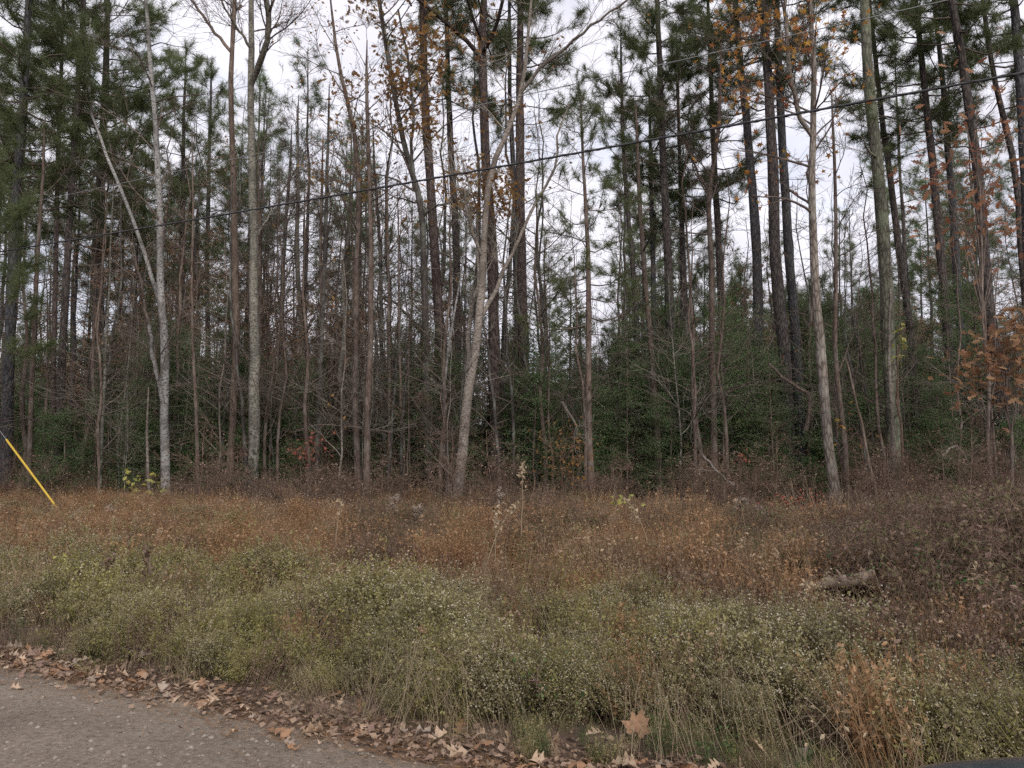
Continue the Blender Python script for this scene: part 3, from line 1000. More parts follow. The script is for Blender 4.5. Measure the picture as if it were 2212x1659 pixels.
# ---- right of centre
pine('slender pine with a sparse top standing alone against the sky', [(1380, 1040), (1375, 786), (1374, 670), (1364, 553), (1354, 433), (1344, 300), (1340, 167), (1338, 100)], (15, 7), 24, 15.4, 'pine', 0.62, 2.0, 22, size=0.24, seed=34, stubs=24)
hardwood('straight brown trunk with a few pale shoots left of the dark pine trio', [(1422, 1040), (1417, 920), (1407, 786), (1400, 670), (1389, 553), (1387, 400), (1384, 300)], (16, 9), 20, 11, 'brown', 0.55, 12, 1.6, seed=35, low=12)
pine('dark pine carrying a dense black tuft mass halfway up', [(1452, 1000), (1450, 800), (1443, 653), (1440, 533), (1430, 367), (1424, 167), (1417, 0)], (22, 14), 24, 20, 'pine', 0.52, 3.2, 44, size=0.33, seed=36)
pine('slim pine just left of the dark tuft-bearing pine', [(1412, 1000), (1413, 700), (1410, 500), (1406, 330)], (15, 9), 27, 15, 'pine_grey', 0.58, 2.4, 32, seed=37)
pine('slim dark pine just right of the dark tuft-bearing pine', [(1485, 1000), (1480, 700), (1472, 500), (1465, 300), (1460, 150)], (15, 9), 27, 17, 'pine', 0.56, 2.4, 32, seed=38)
hardwood('smooth brown tree with a crooked branching top before a dark pine', [(1542, 1030), (1540, 853), (1535, 720), (1533, 553), (1523, 450), (1516, 417), (1535, 383), (1547, 333), (1552, 200)], (17, 8), 19, 12, 'brown', 0.55, 14, 1.9, seed=39, low=9,
         forks=[([(1517, 420), (1500, 360), (1482, 310), (1465, 285)], (6, 3))])
pine('dark pine directly behind the crooked brown tree', [(1572, 1000), (1560, 700), (1555, 553), (1543, 333), (1537, 167), (1530, 0)], (18, 12), 26, 20, 'pine', 0.5, 2.8, 40, seed=40)
pine('grey pine with a clean trunk between the crooked tree and the double pine', [(1645, 1000), (1637, 737), (1635, 553), (1625, 400), (1608, 233), (1592, 67), (1588, 0)], (25, 18), 23, 20, 'pine_grey', 0.60, 2.9, 34, seed=41)
pine('thicker pine of the touching double pair, orange leaves around it', [(1706, 1040), (1698, 800), (1685, 670), (1672, 553), (1667, 333), (1657, 167), (1645, 0)], (30, 21), 21, 20, 'pine', 0.62, 3.0, 34, seed=42)
pine('slimmer pine of the touching double pair, its foot in dark shade', [(1728, 1040), (1728, 886), (1720, 720), (1705, 553), (1692, 333), (1683, 167), (1678, 0)], (24, 15), 22, 20, 'pine_grey', 0.62, 2.8, 34, seed=43)
hardwood('gum tree with furrowed pale bark and yellow and orange star leaves', [(1806, 1095), (1795, 1020), (1778, 886), (1768, 753), (1758, 653), (1750, 553), (1745, 433), (1746, 333), (1752, 260), (1750, 100), (1743, 0)], (24, 10), 16.5, 13, 'furrow', 0.5, 24, 2.2, 2, 'gumleaf', 620, 0.13, STAR, seed=44, name='gum_tree', low=6,
         forks=[([(1744, 300), (1722, 262), (1712, 200), (1702, 133), (1697, 40), (1694, -40)], (11, 8)), ([(1740, 250), (1690, 215), (1640, 205), (1600, 210)], (5, 2)), ([(1735, 120), (1680, 95), (1620, 70)], (5, 2))])
hardwood('thin twin-stemmed brown tree beside the furrowed gum tree', [(1828, 1065), (1825, 953), (1805, 836), (1798, 720), (1800, 666), (1802, 540), (1800, 380)], (12, 7), 17.5, 10, 'brown', 0.5, 10, 1.4, seed=45, low=5, forks=[([(1812, 1040), (1808, 960), (1803, 850)], (8, 6))])
pine('thick mossy pine with a broken stub on its clean pale trunk', [(1932, 1060), (1928, 853), (1918, 720), (1912, 553), (1905, 470), (1898, 400), (1882, 233), (1872, 117), (1868, 0)], (30, 24), 18, 20, 'pine_moss', 0.66, 3.0, 30, seed=46, limbs=[([(1885, 342), (1878, 328), (1867, 310)], (8, 3))])
hardwood('short pale stem growing hard against the mossy pine foot', [(1932, 1080), (1931, 990), (1926, 900), (1922, 820), (1925, 740)], (11, 6), 16.8, 6, 'pale', 0.4, 6, 1.2, 1, seed=47, name='sapling', low=8)
pine('dark leaning pine just right of the mossy pine', [(1985, 1000), (1965, 700), (1942, 553), (1925, 400), (1908, 267), (1895, 133), (1880, 0)], (17, 11), 24, 19, 'pine', 0.58, 2.7, 36, seed=48)
pine('tall dark pine in the gap right of the leaning pine', [(2062, 1000), (2055, 820), (2045, 686), (2032, 553), (2015, 333), (1995, 167), (1978, 0)], (21, 14), 23, 20, 'pine', 0.56, 2.9, 38, seed=49)
pine('dark pine with reddish leaves hanging in front, middle of three', [(2086, 1000), (2075, 700), (2065, 553), (2055, 400), (2038, 200), (2015, 0)], (18, 13), 24, 20, 'pine_grey', 0.56, 2.8, 38, seed=50)
pine('stout brown pine behind the oak leaves, third of three', [(2175, 1000), (2162, 853), (2137, 703), (2123, 553), (2108, 367), (2085, 200), (2065, 67), (2048, 0)], (26, 20), 20, 20, 'pine', 0.62, 2.9, 32, seed=51)
pine('slim dark pine near the frame of orange leaves, leaning toward the stout pine', [(2215, 600), (2198, 367), (2175, 267), (2145, 133), (2132, 33)], (17, 12), 22, 19, 'pine', 0.58, 2.6, 32, seed=52)
pine('thick pine at the very end of the row, past the oak leaves', [(2235, 800), (2222, 500), (2205, 200), (2192, 33)], (28, 22), 20, 20, 'pine_grey', 0.6, 2.8, 32, seed=53)

# ------------------------------------------------------------------ trees and shrubs behind: shared shapes, each its own thing


def proto_pine(name, H, r0, crown, L, n, size, seed, bark, mat_n='needle_far', shapes=TUFT_FAR, stubs=18, sub=1.0):
    rng = np.random.default_rng(seed)
    m = int(H / 1.1)
    z = np.linspace(-0.15, H, m)
    q = np.stack([np.cumsum(rng.normal(0, 0.035, m)), np.cumsum(rng.normal(0, 0.035, m)), z], -1)
    q[:, :2] -= q[0, :2]
    gt, gb, gn = Geo(), Geo(), Geo()
    R = trunk_mesh(gt, q, r0, 0.02, rng, 7, 0.25)
    pine_crown(gb, gn, at_fn(q, R), H * crown, H, L, n, rng, shapes, size, stubs, 0.15, sub)
    return [('trunk', join(gt, gb).mesh('trunk', [M[bark], M['twig']])), ('needles', gn.mesh('needles', M[mat_n]))]


def proto_bare(H, r0, seed, bark, start=0.25, n=16, L=1.6, lvl=2, leaf=None, leaf_n=0, leaf_size=0.08, twig='twig', wig=0.06, up=0.15):
    rng = np.random.default_rng(seed)
    m = max(6, int(H / 0.6))
    z = np.linspace(-0.1, H, m)
    q = np.stack([np.cumsum(rng.normal(0, wig, m)), np.cumsum(rng.normal(0, wig, m)), z], -1)
    q[:, :2] -= q[0, :2]
    gt, gb, gl = Geo(), Geo(), Geo()
    R = trunk_mesh(gt, q, r0, 0.006, rng, 6, 0.25)
    at = at_fn(q, R)
    ends = []
    for i in range(n):
        t = start + (1 - start) * rng.uniform(0, 1)
        p, r = at(H * t)
        a = rng.uniform(0, 6.283)
        d = unit(np.array([math.cos(a), math.sin(a), rng.uniform(0.15, 1.0)]))
        grow(gb, p, d, L * (1.2 - 0.8 * t) * rng.uniform(0.6, 1.2), max(r * 0.45, 0.005), lvl, rng, ends, up, 0.75, (2, 4), 0.003)
    out = [('trunk', join(gt, gb).mesh('trunk', [M[bark], M[twig]]))]
    if leaf:
        E = np.array([e[0] for e in ends])
        pos = E[rng.integers(0, len(E), leaf_n)] + rng.normal(0, 0.10, (leaf_n, 3))
        put_leaves(gl, LEAF4, pos, leaf_size * rng.uniform(0.7, 1.25, leaf_n), rand_basis(rng, leaf_n, 0.2))
        out.append(('leaves', gl.mesh('leaves', M[leaf])))
    return out


def proto_evergreen(H, W, seed, n=5200, size=0.050):
    rng = np.random.default_rng(seed)
    gt, gb, gl = Geo(), Geo(), Geo()
    m = 8
    z = np.linspace(-0.1, H * 0.97, m)
    q = np.stack([np.cumsum(rng.normal(0, 0.03, m)), np.cumsum(rng.normal(0, 0.03, m)), z], -1)
    q[:, :2] -= q[0, :2]
    R = trunk_mesh(gt, q, 0.035, 0.008, rng, 6, 0.2)
    at = at_fn(q, R)
    pos = []
    nb = int(H * 20)
    for i in range(nb):
        t = rng.uniform(0.08, 1.0)
        p, r = at(H * 0.97 * t)
        a = rng.uniform(0, 6.283)
        ll = W * (1.05 - 0.75 * t ** 1.5) * rng.uniform(0.5, 1.15)
        d = np.array([math.cos(a), math.sin(a), rng.uniform(-0.05, 0.45)])
        mid = p + d * ll * 0.55 + rng.normal(0, 0.06, 3)
        end = p + d * ll + rng.normal(0, 0.08, 3) + np.array([0, 0, -0.05 * ll])
        gb.line([p, mid, end], [0.010, 0.007, 0.004], 3)
        k = max(4, int(n / nb))
        u = rng.uniform(0.25, 1.08, k)[:, None]
        sp = rng.normal(0, 0.11, (k, 3)) * np.array([1, 1, 0.55])
        pos.append(np.where(u < 0.5, p + (mid - p) * u * 2, mid + (end - mid) * (u * 2 - 1)) + sp)
    pos = np.concatenate(pos)
    put_leaves(gl, LEAF4, pos, size * rng.uniform(0.7, 1.3, len(pos)), rand_basis(rng, len(pos), 0.6))
    return [('trunk', join(gt, gb).mesh('trunk', [M['brown'], M['twig']])), ('leaves', gl.mesh('leaves', M['ever']))]


LANDMARKS = [(14, 'the leftmost dark pine'), (70, 'the slender lichened tree'), (122, 'the close pair of pines'), (212, 'the heavy limbed pine'), (350, 'the white birch'), (424, 'the small crooked tree'),
             (506, 'the tan trunk'), (547, 'the grey poplar'), (606, 'the dark upright stem'), (655, 'the leaning grey tree'), (690, 'the mossy little trunk'), (768, 'the first brown trunk'), (797, 'the second brown trunk'),
             (844, 'the crooked pale-brown stem'), (922, 'the tall dark oak'), (962, 'the two-tone pine'), (986, 'the dark slender pine'), (1020, 'the pale forked tree'), (1070, 'the reddish pine'), (1130, 'the thick straight pine'),
             (1271, 'the scraggly small pine'), (1376, 'the lone slender pine'), (1410, 'the straight brown trunk'), (1450, 'the tuft-bearing pine'), (1537, 'the crooked brown tree'), (1638, 'the clean grey pine'),
             (1706, 'the double pine'), (1775, 'the furrowed gum tree'), (1802, 'the twin stems'), (1924, 'the mossy pine'), (1962, 'the leaning dark pine'), (2052, 'the tall dark pine'), (2085, 'the middle dark pine'), (2155, 'the stout brown pine')]
PLANTED = []


def name_planted():
    """Each plant behind says between which trees it stands, and which one it is there from the front."""
    gaps = {}
    for o, what, x, y in PLANTED:
        px = CX + x / y * FPX * 1.0
        i = sum(1 for a, _ in LANDMARKS if a < px)
        if i == 0:
            where = 'left of ' + LANDMARKS[0][1]
        elif i == len(LANDMARKS):
            where = 'right of ' + LANDMARKS[-1][1]
        else:
            where = 'between ' + LANDMARKS[i - 1][1] + ' and ' + LANDMARKS[i][1][4:]
        gaps.setdefault((what, where), []).append((y, o))
    nth = ['nearest', 'second', 'third', 'fourth', 'fifth', 'sixth', 'seventh', 'eighth', 'ninth', 'tenth', 'eleventh', 'twelfth', 'thirteenth', 'fourteenth', 'fifteenth', 'sixteenth', 'seventeenth', 'eighteenth', 'nineteenth', 'twentieth', 'penultimate', 'penultimate']
    for (what, where), lst in gaps.items():
        lst.sort(key=lambda t: t[0])
        for k, (y, o) in enumerate(lst):
            if len(lst) == 1:
                o['label'] = f'{what} {where}'
            elif k == len(lst) - 1:
                o['label'] = f'farthest {what} {where}'
            else:
                o['label'] = f'{nth[min(k, 21)]} {what} {where}'


def plant_out(name, protos, spots, label, cat, group, rng, smin=0.85, smax=1.15, fit=None):
    """First use of each shape is made, every other one is a copy with its parts."""
    made = {}
    for i, (x, y) in enumerate(spots):
        k = int(rng.integers(0, len(protos)))
        s = rng.uniform(smin, smax)
        if fit:
            s *= fit(CX + x / y * FPX, y)
        sc = (s * rng.uniform(0.9, 1.1), s * rng.uniform(0.9, 1.1), s)
        lab = label[k % len(label)] if isinstance(label, (list, tuple)) else label
        loc = (x, y, float(ground_z(x, y)))
        rz = rng.uniform(0, 6.283)
        if k not in made:
            r = thing(name, lab, cat, loc, group, rz, sc)
            KIDS[r.name] = [link(nm, me, r) for nm, me in protos[k]]
            made[k] = r
            PLANTED.append((r, lab, x, y))
        else:
            PLANTED.append((copy_thing(made[k], loc, rz, sc, lab), lab, x, y))


def in_view(rng, n, d0, d1, px0, px1, power=1.0):
    D = d0 + (d1 - d0) * rng.uniform(0, 1, n) ** power
    px = rng.uniform(px0, px1, n)
    return [((a - CX) / FPX * d, d) for a, d in zip(px, D)]


rng = np.random.default_rng(77)
tall = [proto_pine('p', H, r, cr, L, n, 0.32, 200 + i, bk) for i, (H, r, cr, L, n, bk) in enumerate([
    (17, 0.13, 0.50, 2.4, 34, 'pine'), (15, 0.11, 0.45, 2.2, 34, 'pine_grey'), (18, 0.15, 0.58, 2.8, 30, 'pine'), (14, 0.10, 0.40, 2.1, 36, 'pine_red'), (16, 0.12, 0.55, 2.3, 28, 'pine_grey')])]
spots = in_view(rng, 24, 27, 44, 240, 900) + in_view(rng, 9, 24, 38, -60, 260) + in_view(rng, 7, 30, 50, 900, 1250) + in_view(rng, 30, 28, 50, 1330, 2280)
plant_out('pine_tree', tall, spots, ['thin background pine'], 'tree', 'pines deep in the wood behind the front row', rng, 0.8, 1.05)

young = [proto_pine('p', H, 0.06, 0.10, L, n, 0.30, 300 + i, 'pine', stubs=4, sub=1.1) for i, (H, L, n) in enumerate([(7.0, 1.9, 56), (6.0, 1.7, 52), (8.0, 2.0, 60), (4.5, 1.5, 44)])]
spots = in_view(rng, 20, 21, 30, 1130, 1500) + in_view(rng, 18, 30, 40, 1130, 1500) + in_view(rng, 34, 21.5, 30, 1460, 2260) + in_view(rng, 44, 28, 42, 1460, 2260) + in_view(rng, 32, 20.5, 30, -60, 1080) + in_view(rng, 22, 30, 44, -60, 1080) + in_view(rng, 16, 42, 60, 1130, 2260)
plant_out('young_pine', young, spots, ['bushy young pine'], 'tree', 'young pines between the trunks', rng, 0.8, 1.2, lambda px, y: float(np.interp(y, [20, 30, 42], [0.55, 0.95, 1.15]) * np.interp(px, [0, 900, 1060, 1120, 1300, 1420], [0.9, 0.8, 0.6, 0.55, 0.65, 1.0])))

ever = [proto_evergreen(H, W, 400 + i) for i, (H, W) in enumerate([(2.8, 1.2), (3.8, 1.25), (2.2, 1.3), (4.8, 1.3), (6.0, 1.4)])]
spots = in_view(rng, 80, 19.5, 30, -60, 2260) + in_view(rng, 60, 18.8, 22.5, -60, 2260) + in_view(rng, 34, 20, 28, 1450, 2260) + in_view(rng, 26, 19, 28, 1080, 1500) + in_view(rng, 30, 19, 27, 200, 620)
plant_out('evergreen_shrub', ever, spots, ['dark evergreen shrub'], 'shrub', 'evergreen shrubs among the trunks', rng, 0.7, 1.2, lambda px, y: float(np.interp(y, [18, 22], [0.72, 1.0])))

sap = [proto_bare(H, r, 500 + i, bk, 0.2, n, L, 2, None, 0, 0.08, tw) for i, (H, r, n, L, bk, tw) in enumerate([
    (7, 0.04, 18, 1.5, 'brown', 'twig'), (5, 0.026, 16, 1.3, 'greygreen', 'paletwig'), (8.5, 0.05, 20, 1.7, 'dark', 'twig'), (6, 0.032, 18, 1.4, 'pale', 'paletwig'), (4, 0.02, 16, 1.2, 'brown', 'browntwig'), (9.5, 0.06, 22, 1.7, 'brown', 'twig')])]
spots = in_view(rng, 66, 18, 34, 560, 920) + in_view(rng, 24, 17.2, 21, 200, 1000) + in_view(rng, 40, 18, 30, -40, 560) + in_view(rng, 60, 17.5, 28, 920, 1750) + in_view(rng, 30, 17, 26, 1750, 2250)
plant_out('sapling', sap, spots, ['bare brown sapling', 'bare grey sapling'], 'sapling', 'leafless saplings among the trunks', rng, 0.75, 1.2)

bare = [proto_bare(H, r, 600 + i, bk, 0.4, n, L, 3) for i, (H, r, n, L, bk) in enumerate([(13, 0.10, 12, 2.6, 'dark'), (11, 0.08, 12, 2.3, 'greygreen'), (14, 0.11, 13, 2.8, 'dark')])]
spots = in_view(rng, 26, 24, 44, 250, 1000) + in_view(rng, 10, 20, 28, 680, 1260) + in_view(rng, 8, 24, 40, -40, 250) + in_view(rng, 14, 26, 44, 1150, 2230)
plant_out('bare_tree', bare, spots, ['tall leafless tree'], 'tree', 'leafless trees deep in the wood', rng, 0.8, 1.1)

rusty = [proto_bare(H, r, 700 + i, 'brown', 0.1, 26, 1.7, 2, 'rust', 900, 0.085, 'browntwig') for i, (H, r) in enumerate([(6.5, 0.04), (5.0, 0.03), (8.0, 0.05)])]
spots = in_view(rng, 30, 22, 34, 30, 620) + in_view(rng, 16, 21, 32, 560, 960) + in_view(rng, 10, 23, 32, 1350, 2230)
plant_out('beech_sapling', rusty, spots, ['rusty leaved young tree'], 'tree', 'young trees with rusty leaves', rng, 0.75, 1.2)

brushp = [proto_bare(H, 0.012, 800 + i, 'browntwig', 0.02, 34, 0.9, 2, lf, ln, 0.06, 'browntwig', 0.05, 0.0) for i, (H, lf, ln) in enumerate([(1.4, 'deadleaf', 220), (1.8, 'deadleaf', 120), (1.1, 'deadleaf', 260), (2.2, 'deadleaf', 60)])]
spots = [q_ for q_ in in_view(rng, 84, 15.5, 21, -60, 2260) + in_view(rng, 26, 14.5, 17, -60, 2000) + in_view(rng, 20, 13, 18, 1850, 2280) if not (q_[1] < 17.5 and CX + q_[0] / q_[1] * FPX < 230)]
plant_out('brush_shrub', brushp, spots, ['twiggy brush shrub'], 'shrub', 'brush at the foot of the trees', rng, 0.45, 0.9, lambda px, y: float(np.interp(px, [1800, 2100], [1.0, 1.1])))

name_planted()

# far wood: one mass that nobody could count, behind everything
far_t = []
for i, (H, L, n) in enumerate([(10, 2.4, 46), (8, 2.2, 44), (12, 2.6, 46)]):
    r2 = np.random.default_rng(900 + i)
    gt = Geo()
    q = np.stack([np.zeros(8), np.zeros(8), np.linspace(-0.2, H, 8)], -1)
    gf = Geo()
    R = trunk_mesh(gf, q, 0.12, 0.02, r2, 6)
    gn2 = Geo()
    pine_crown(gf, gn2, at_fn(q, R), H * 0.08, H, L, n, r2, TUFT_FAR, 0.38, 2, 0.2, 0.9)
    far_t.append(template('far_pine', join(gf, gn2), [M['pine'], M['needle_far']]))
fs = in_view(rng, 230, 52, 95, -250, 2480) + in_view(rng, 60, 46, 60, -100, 1130)
FP = np.array([(x, y, float(ground_z(x, y))) for x, y in fs])
scatter('far_woods', far_t, FP, np.where(FP[:, 0] / FP[:, 1] > 0.0, rng.uniform(0.75, 1.1, len(FP)), rng.uniform(0.45, 0.85, len(FP))), rng, 0.03)

# ------------------------------------------------------------------ roadside weeds and grass


def aster_template(seed, leafm, n_stem=46, n_leaf=3000, n_bud=620):
    r = np.random.default_rng(seed)
    g = Geo()
    tips = []
    for i in range(n_stem):
        a = r.uniform(0, 6.283)
        lean = r.uniform(0.1, 0.85)
        h = r.uniform(0.5, 1.0) * (1.3 if i % 9 == 0 else 1.0)
        b = np.array([r.normal(0, 0.14), r.normal(0, 0.14), 0])
        d = np.array([math.cos(a) * lean * 0.62, math.sin(a) * lean * 0.62, 0])
        t = np.linspace(0, 1, 5)[:, None]
        pts = b + d * t ** 1.5 + np.array([0, 0, 1]) * h * (t - 0.22 * lean * t ** 2.4) + np.vstack([np.zeros(3), r.normal(0, 0.015, (4, 3))])
        g.line(pts, np.linspace(0.0042, 0.0018, 5), 3, 1)
        for k in range(8):
            u = r.uniform(0.3, 1.0)
            q = np.array([np.interp(u, t[:, 0], pts[:, c]) for c in range(3)])
            e = q + unit(r.normal(0, 1, 3) + np.array([d[0], d[1], 0.6])) * r.uniform(0.08, 0.26)
            g.line([q, (q + e) / 2 + r.normal(0, 0.012, 3), e], [0.0022, 0.0018, 0.0013], 3, 1)
            tips.append((q, e))
    Q = np.array([a for a, _ in tips])
    E = np.array([b for _, b in tips])
    k = r.integers(0, len(Q), n_leaf)
    u = r.uniform(0, 1.1, n_leaf)[:, None]
    pos = Q[k] + (E[k] - Q[k]) * u + r.normal(0, 0.022, (n_leaf, 3))
    put_leaves(g, LEAF4, pos, r.uniform(0.020, 0.052, n_leaf), rand_basis(r, n_leaf, 0.5), 0)
    k = r.integers(0, len(Q), n_bud)
    u = r.uniform(0.4, 1.15, n_bud)[:, None]
    pos = Q[k] + (E[k] - Q[k]) * u + r.normal(0, 0.018, (n_bud, 3)) + np.array([0, 0, 0.01])
    oc = np.array([[1, 0, 0], [0, 1, 0], [-1, 0, 0], [0, -1, 0], [0, 0, 1], [0, 0, -1]], float)
    of = [(0, 1, 4), (1, 2, 4), (2, 3, 4), (3, 0, 4), (1, 0, 5), (2, 1, 5), (3, 2, 5), (0, 3, 5)]
    put_leaves(g, np.array([[oc[i] for i in f] for f in of]), pos, r.uniform(0.004, 0.011, n_bud), rand_basis(r, n_bud), 2)
    return template('aster', g, [M[leafm], M['asterstem'], M['bud']])


asters = [aster_template(20 + i, 'aster', n_bud=b) for i, b in enumerate([900, 1250, 550])] + [aster_template(30, 'asterlime', n_bud=450)]


def front(x):
    return np.interp(x, [-0.2, 0.9, 1.25, 1.5], [0.0, 0.44, 0.25, 0.0])


def band(rng, n, s0, s1, px0=-480, px1=2560, power=1.0):
    """Points in the strip s0..s1 past the road's edge, inside the view's wedge."""
    out = []
    while len(out) < n:
        k = n * 3
        s = s0 + (s1 - s0) * rng.uniform(0, 1, k) ** power
        x = rng.uniform(-17, 14, k)
        y = y_at(x, s)
        px = CX + x / np.maximum(y, 0.2) * FPX
        ok = (y > 1.2) & (s > front(x) + s0 * 0.6) & (px > px0) & (px < px1)
        out += list(np.stack([x[ok], y[ok], ground_z(x[ok], y[ok])], -1))
    return np.array(out[:n])


GA = P(138, 1117, 15.0)
CLEAR = [(GA[0], GA[1] - 0.3, 0.7)] + [(P(p_, 1262, d_)[0], d_, 0.24) for p_, d_ in ((1785, 7.0), (1812, 7.0), (1800, 6.6), (1840, 6.7), (1870, 6.7), (1840, 6.3), (1870, 6.3), (1885, 7.0), (1850, 7.0), (1850, 6.3), (1835, 5.9))]


def keep(Q):
    ok = np.ones(len(Q), bool)
    for x_, y_, r_ in CLEAR:
        ok &= (Q[:, 0] - x_) ** 2 + (Q[:, 1] - y_) ** 2 > r_ * r_
    return Q[ok]


r = np.random.default_rng(5)
A = np.concatenate([band(r, 800, 0.42, 2.95, power=0.9), band(r, 110, 2.8, 6.0)])
A = keep(A)
gap = np.sin(A[:, 0] * 2.1 + 0.5 + 0.8 * np.sin(A[:, 1] * 1.3)) * np.sin(A[:, 1] * 2.4 + A[:, 0] * 0.9 + 1.0)
A = A[(gap > -0.55) | (r.uniform(0, 1, len(A)) < 0.15)]
sA = s_of(A[:, 0], A[:, 1])
sA = np.where(A[:, 0] > 0, sA - front(A[:, 0]) * 0.8, sA)
clump = np.sin(A[:, 0] * 2.3 + 1) * np.sin(A[:, 1] * 1.9 + A[:, 0] * 0.8)
scl = (0.43 + 0.17 * clump + r.normal(0, 0.08, len(A))) * np.interp(sA, [0.42, 0.9, 2.5, 3.3], [0.66, 1.02, 1.15, 1.0])
lime = ((np.sin(A[:, 0] * 1.4 + 4.0) > 0.5) | (A[:, 0] < -2.2)) & (r.uniform(0, 1, len(A)) < 0.55) & (A[:, 0] < 0.8) | (r.uniform(0, 1, len(A)) < 0.10)
var = np.where(lime, 3, r.integers(0, 3, len(A)))
scatter('aster_weeds', asters, A, np.clip(scl, 0.18, 0.76), r, 0.22, var)


def grass_template(seed, leafm, n=64, H=1.0, leafy=5, spread=0.30, lf=1.0):
    r = np.random.default_rng(seed)
    g = Geo()
    pos = []
    for i in range(n):
        a = r.uniform(0, 6.283)
        h = H * r.uniform(0.5, 1.0)
        b = np.array([r.normal(0, spread * 0.5), r.normal(0, spread * 0.5), 0])
        ln = r.uniform(0.05, 0.45) * h
        d = np.array([math.cos(a), math.sin(a), 0]) * ln
        t = np.linspace(0, 1, 4)[:, None]
        pts = b + d * t ** 1.6 + np.array([0, 0, h]) * (t - 0.18 * (ln / h) * t ** 2) + np.vstack([np.zeros(3), r.normal(0, 0.012, (3, 3))])
        g.line(pts, np.linspace(0.0030, 0.0014, 4), 3, 0)
        for k in range(leafy):
            u = r.uniform(0.25, 1.0)
            pos.append([np.interp(u, t[:, 0], pts[:, c]) for c in range(3)])
    if leafy:
        pos = np.array(pos)
        put_leaves(g, LEAF4, pos, r.uniform(0.035, 0.095, len(pos)) * lf, rand_basis(r, len(pos), 0.45), 0)
    return template('grass_tuft', g, [M[leafm]])


russ = [grass_template(40, 'russet', 90, leafy=6, lf=0.7), grass_template(41, 'russet', 80, leafy=8, lf=0.55), grass_template(42, 'dull', 90, leafy=4, lf=0.7)] + [grass_template(44, 'deadleaf', 60, leafy=8, lf=0.6), grass_template(45, 'purple', 50, leafy=10, spread=0.4, lf=0.6), grass_template(46, 'straw', 40, leafy=2, lf=0.6), grass_template(47, 'aster', 60, leafy=7, lf=0.6)]
B1 = np.concatenate([band(r, 4500, 2.25, 12.2), band(r, 80, 0.9, 2.8)])
B1 = keep(B1)
px1 = CX + B1[:, 0] / B1[:, 1] * FPX
patch = np.sin(B1[:, 0] * 1.1 + 2 * np.sin(B1[:, 1] * 0.7)) + np.sin(B1[:, 1] * 1.7 + B1[:, 0] * 0.6)
u1 = r.uniform(0, 1, len(B1))
var = np.where(u1 < 0.82, r.integers(0, 3, len(B1)), np.where(u1 < 0.89, np.where(patch > 0, 3, 4), np.where(u1 < 0.95, 5, 6)))
scl = (0.43 + 0.07 * patch + r.normal(0, 0.08, len(B1)) + 0.16 * (r.uniform(0, 1, len(B1)) < 0.10)) * np.interp(s_of(B1[:, 0], B1[:, 1]), [2.7, 5, 12], [1.1, 1.12, 0.92])
scatter('brown_grass', russ, B1, np.clip(scl, 0.2, 0.8), r, 0.16, var)
# tall upright russet and straw stalks standing above the rest
tallg = [grass_template(70, 'russet', 22, leafy=9, spread=0.5, lf=0.6), grass_template(71, 'dull', 20, leafy=6, spread=0.6, lf=0.5), grass_template(72, 'straw', 12, leafy=3, spread=0.7, lf=0.5), grass_template(73, 'browntwig', 14, leafy=0, spread=0.6)]
B5 = keep(np.concatenate([band(r, 400, 3.0, 9), band(r, 370, 9.0, 13.2)]))
scatter('tall_dead_grass', tallg, B5, np.clip(r.normal(0.68, 0.16, len(B5)), 0.3, 1.1), r, 0.16)
# bent straw blades among the near weeds
B6 = keep(band(r, 170, 0.5, 3.6))
scatter('bent_straw_grass', [grass_template(75, 'straw', 14, leafy=2, spread=0.7, lf=0.6), grass_template(76, 'asterlime', 30, leafy=5, spread=0.5, lf=0.5)], B6, r.uniform(0.4, 0.78, len(B6)), r, 0.4)
# green blades along the ditch
grn = [grass_template(50, 'green', 40, leafy=3), grass_template(51, 'aster', 50, leafy=3)]
B7 = band(r, 130, 0.12, 0.75)
scatter('verge_grass', [grass_template(80, 'straw', 22, leafy=1, spread=0.35, lf=0.5), grass_template(81, 'asterlime', 26, leafy=2, spread=0.35, lf=0.5), grass_template(82, 'deadleaf', 30, leafy=3, spread=0.35, lf=0.5)], B7, r.uniform(0.14, 0.34, len(B7)), r, 0.5)
B2 = np.concatenate([band(r, 150, 0.25, 1.2), band(r, 150, 1.6, 4.0, 1500, 2330), band(r, 60, 0.1, 0.8, 1100, 2000)])
scatter('green_grass', grn, B2, r.uniform(0.10, 0.24, len(B2)), r, 0.3)
# dry brown grass and twiggy dead weeds under the asters
dry = [grass_template(55, 'straw', 26, leafy=0, spread=0.5), grass_template(56, 'deadleaf', 46, leafy=6, lf=0.5)]
B3 = keep(np.concatenate([band(r, 520, 0.25, 3.6), band(r, 270, 2.5, 9)]))
B3 = np.concatenate([B3, keep(band(r, 290, 9.0, 13.5))])
scatter('dry_weeds', dry, B3, np.where(s_of(B3[:, 0], B3[:, 1]) > 8.5, r.uniform(0.35, 0.95, len(B3)), r.uniform(0.25, 0.62, len(B3))), r, 0.3)


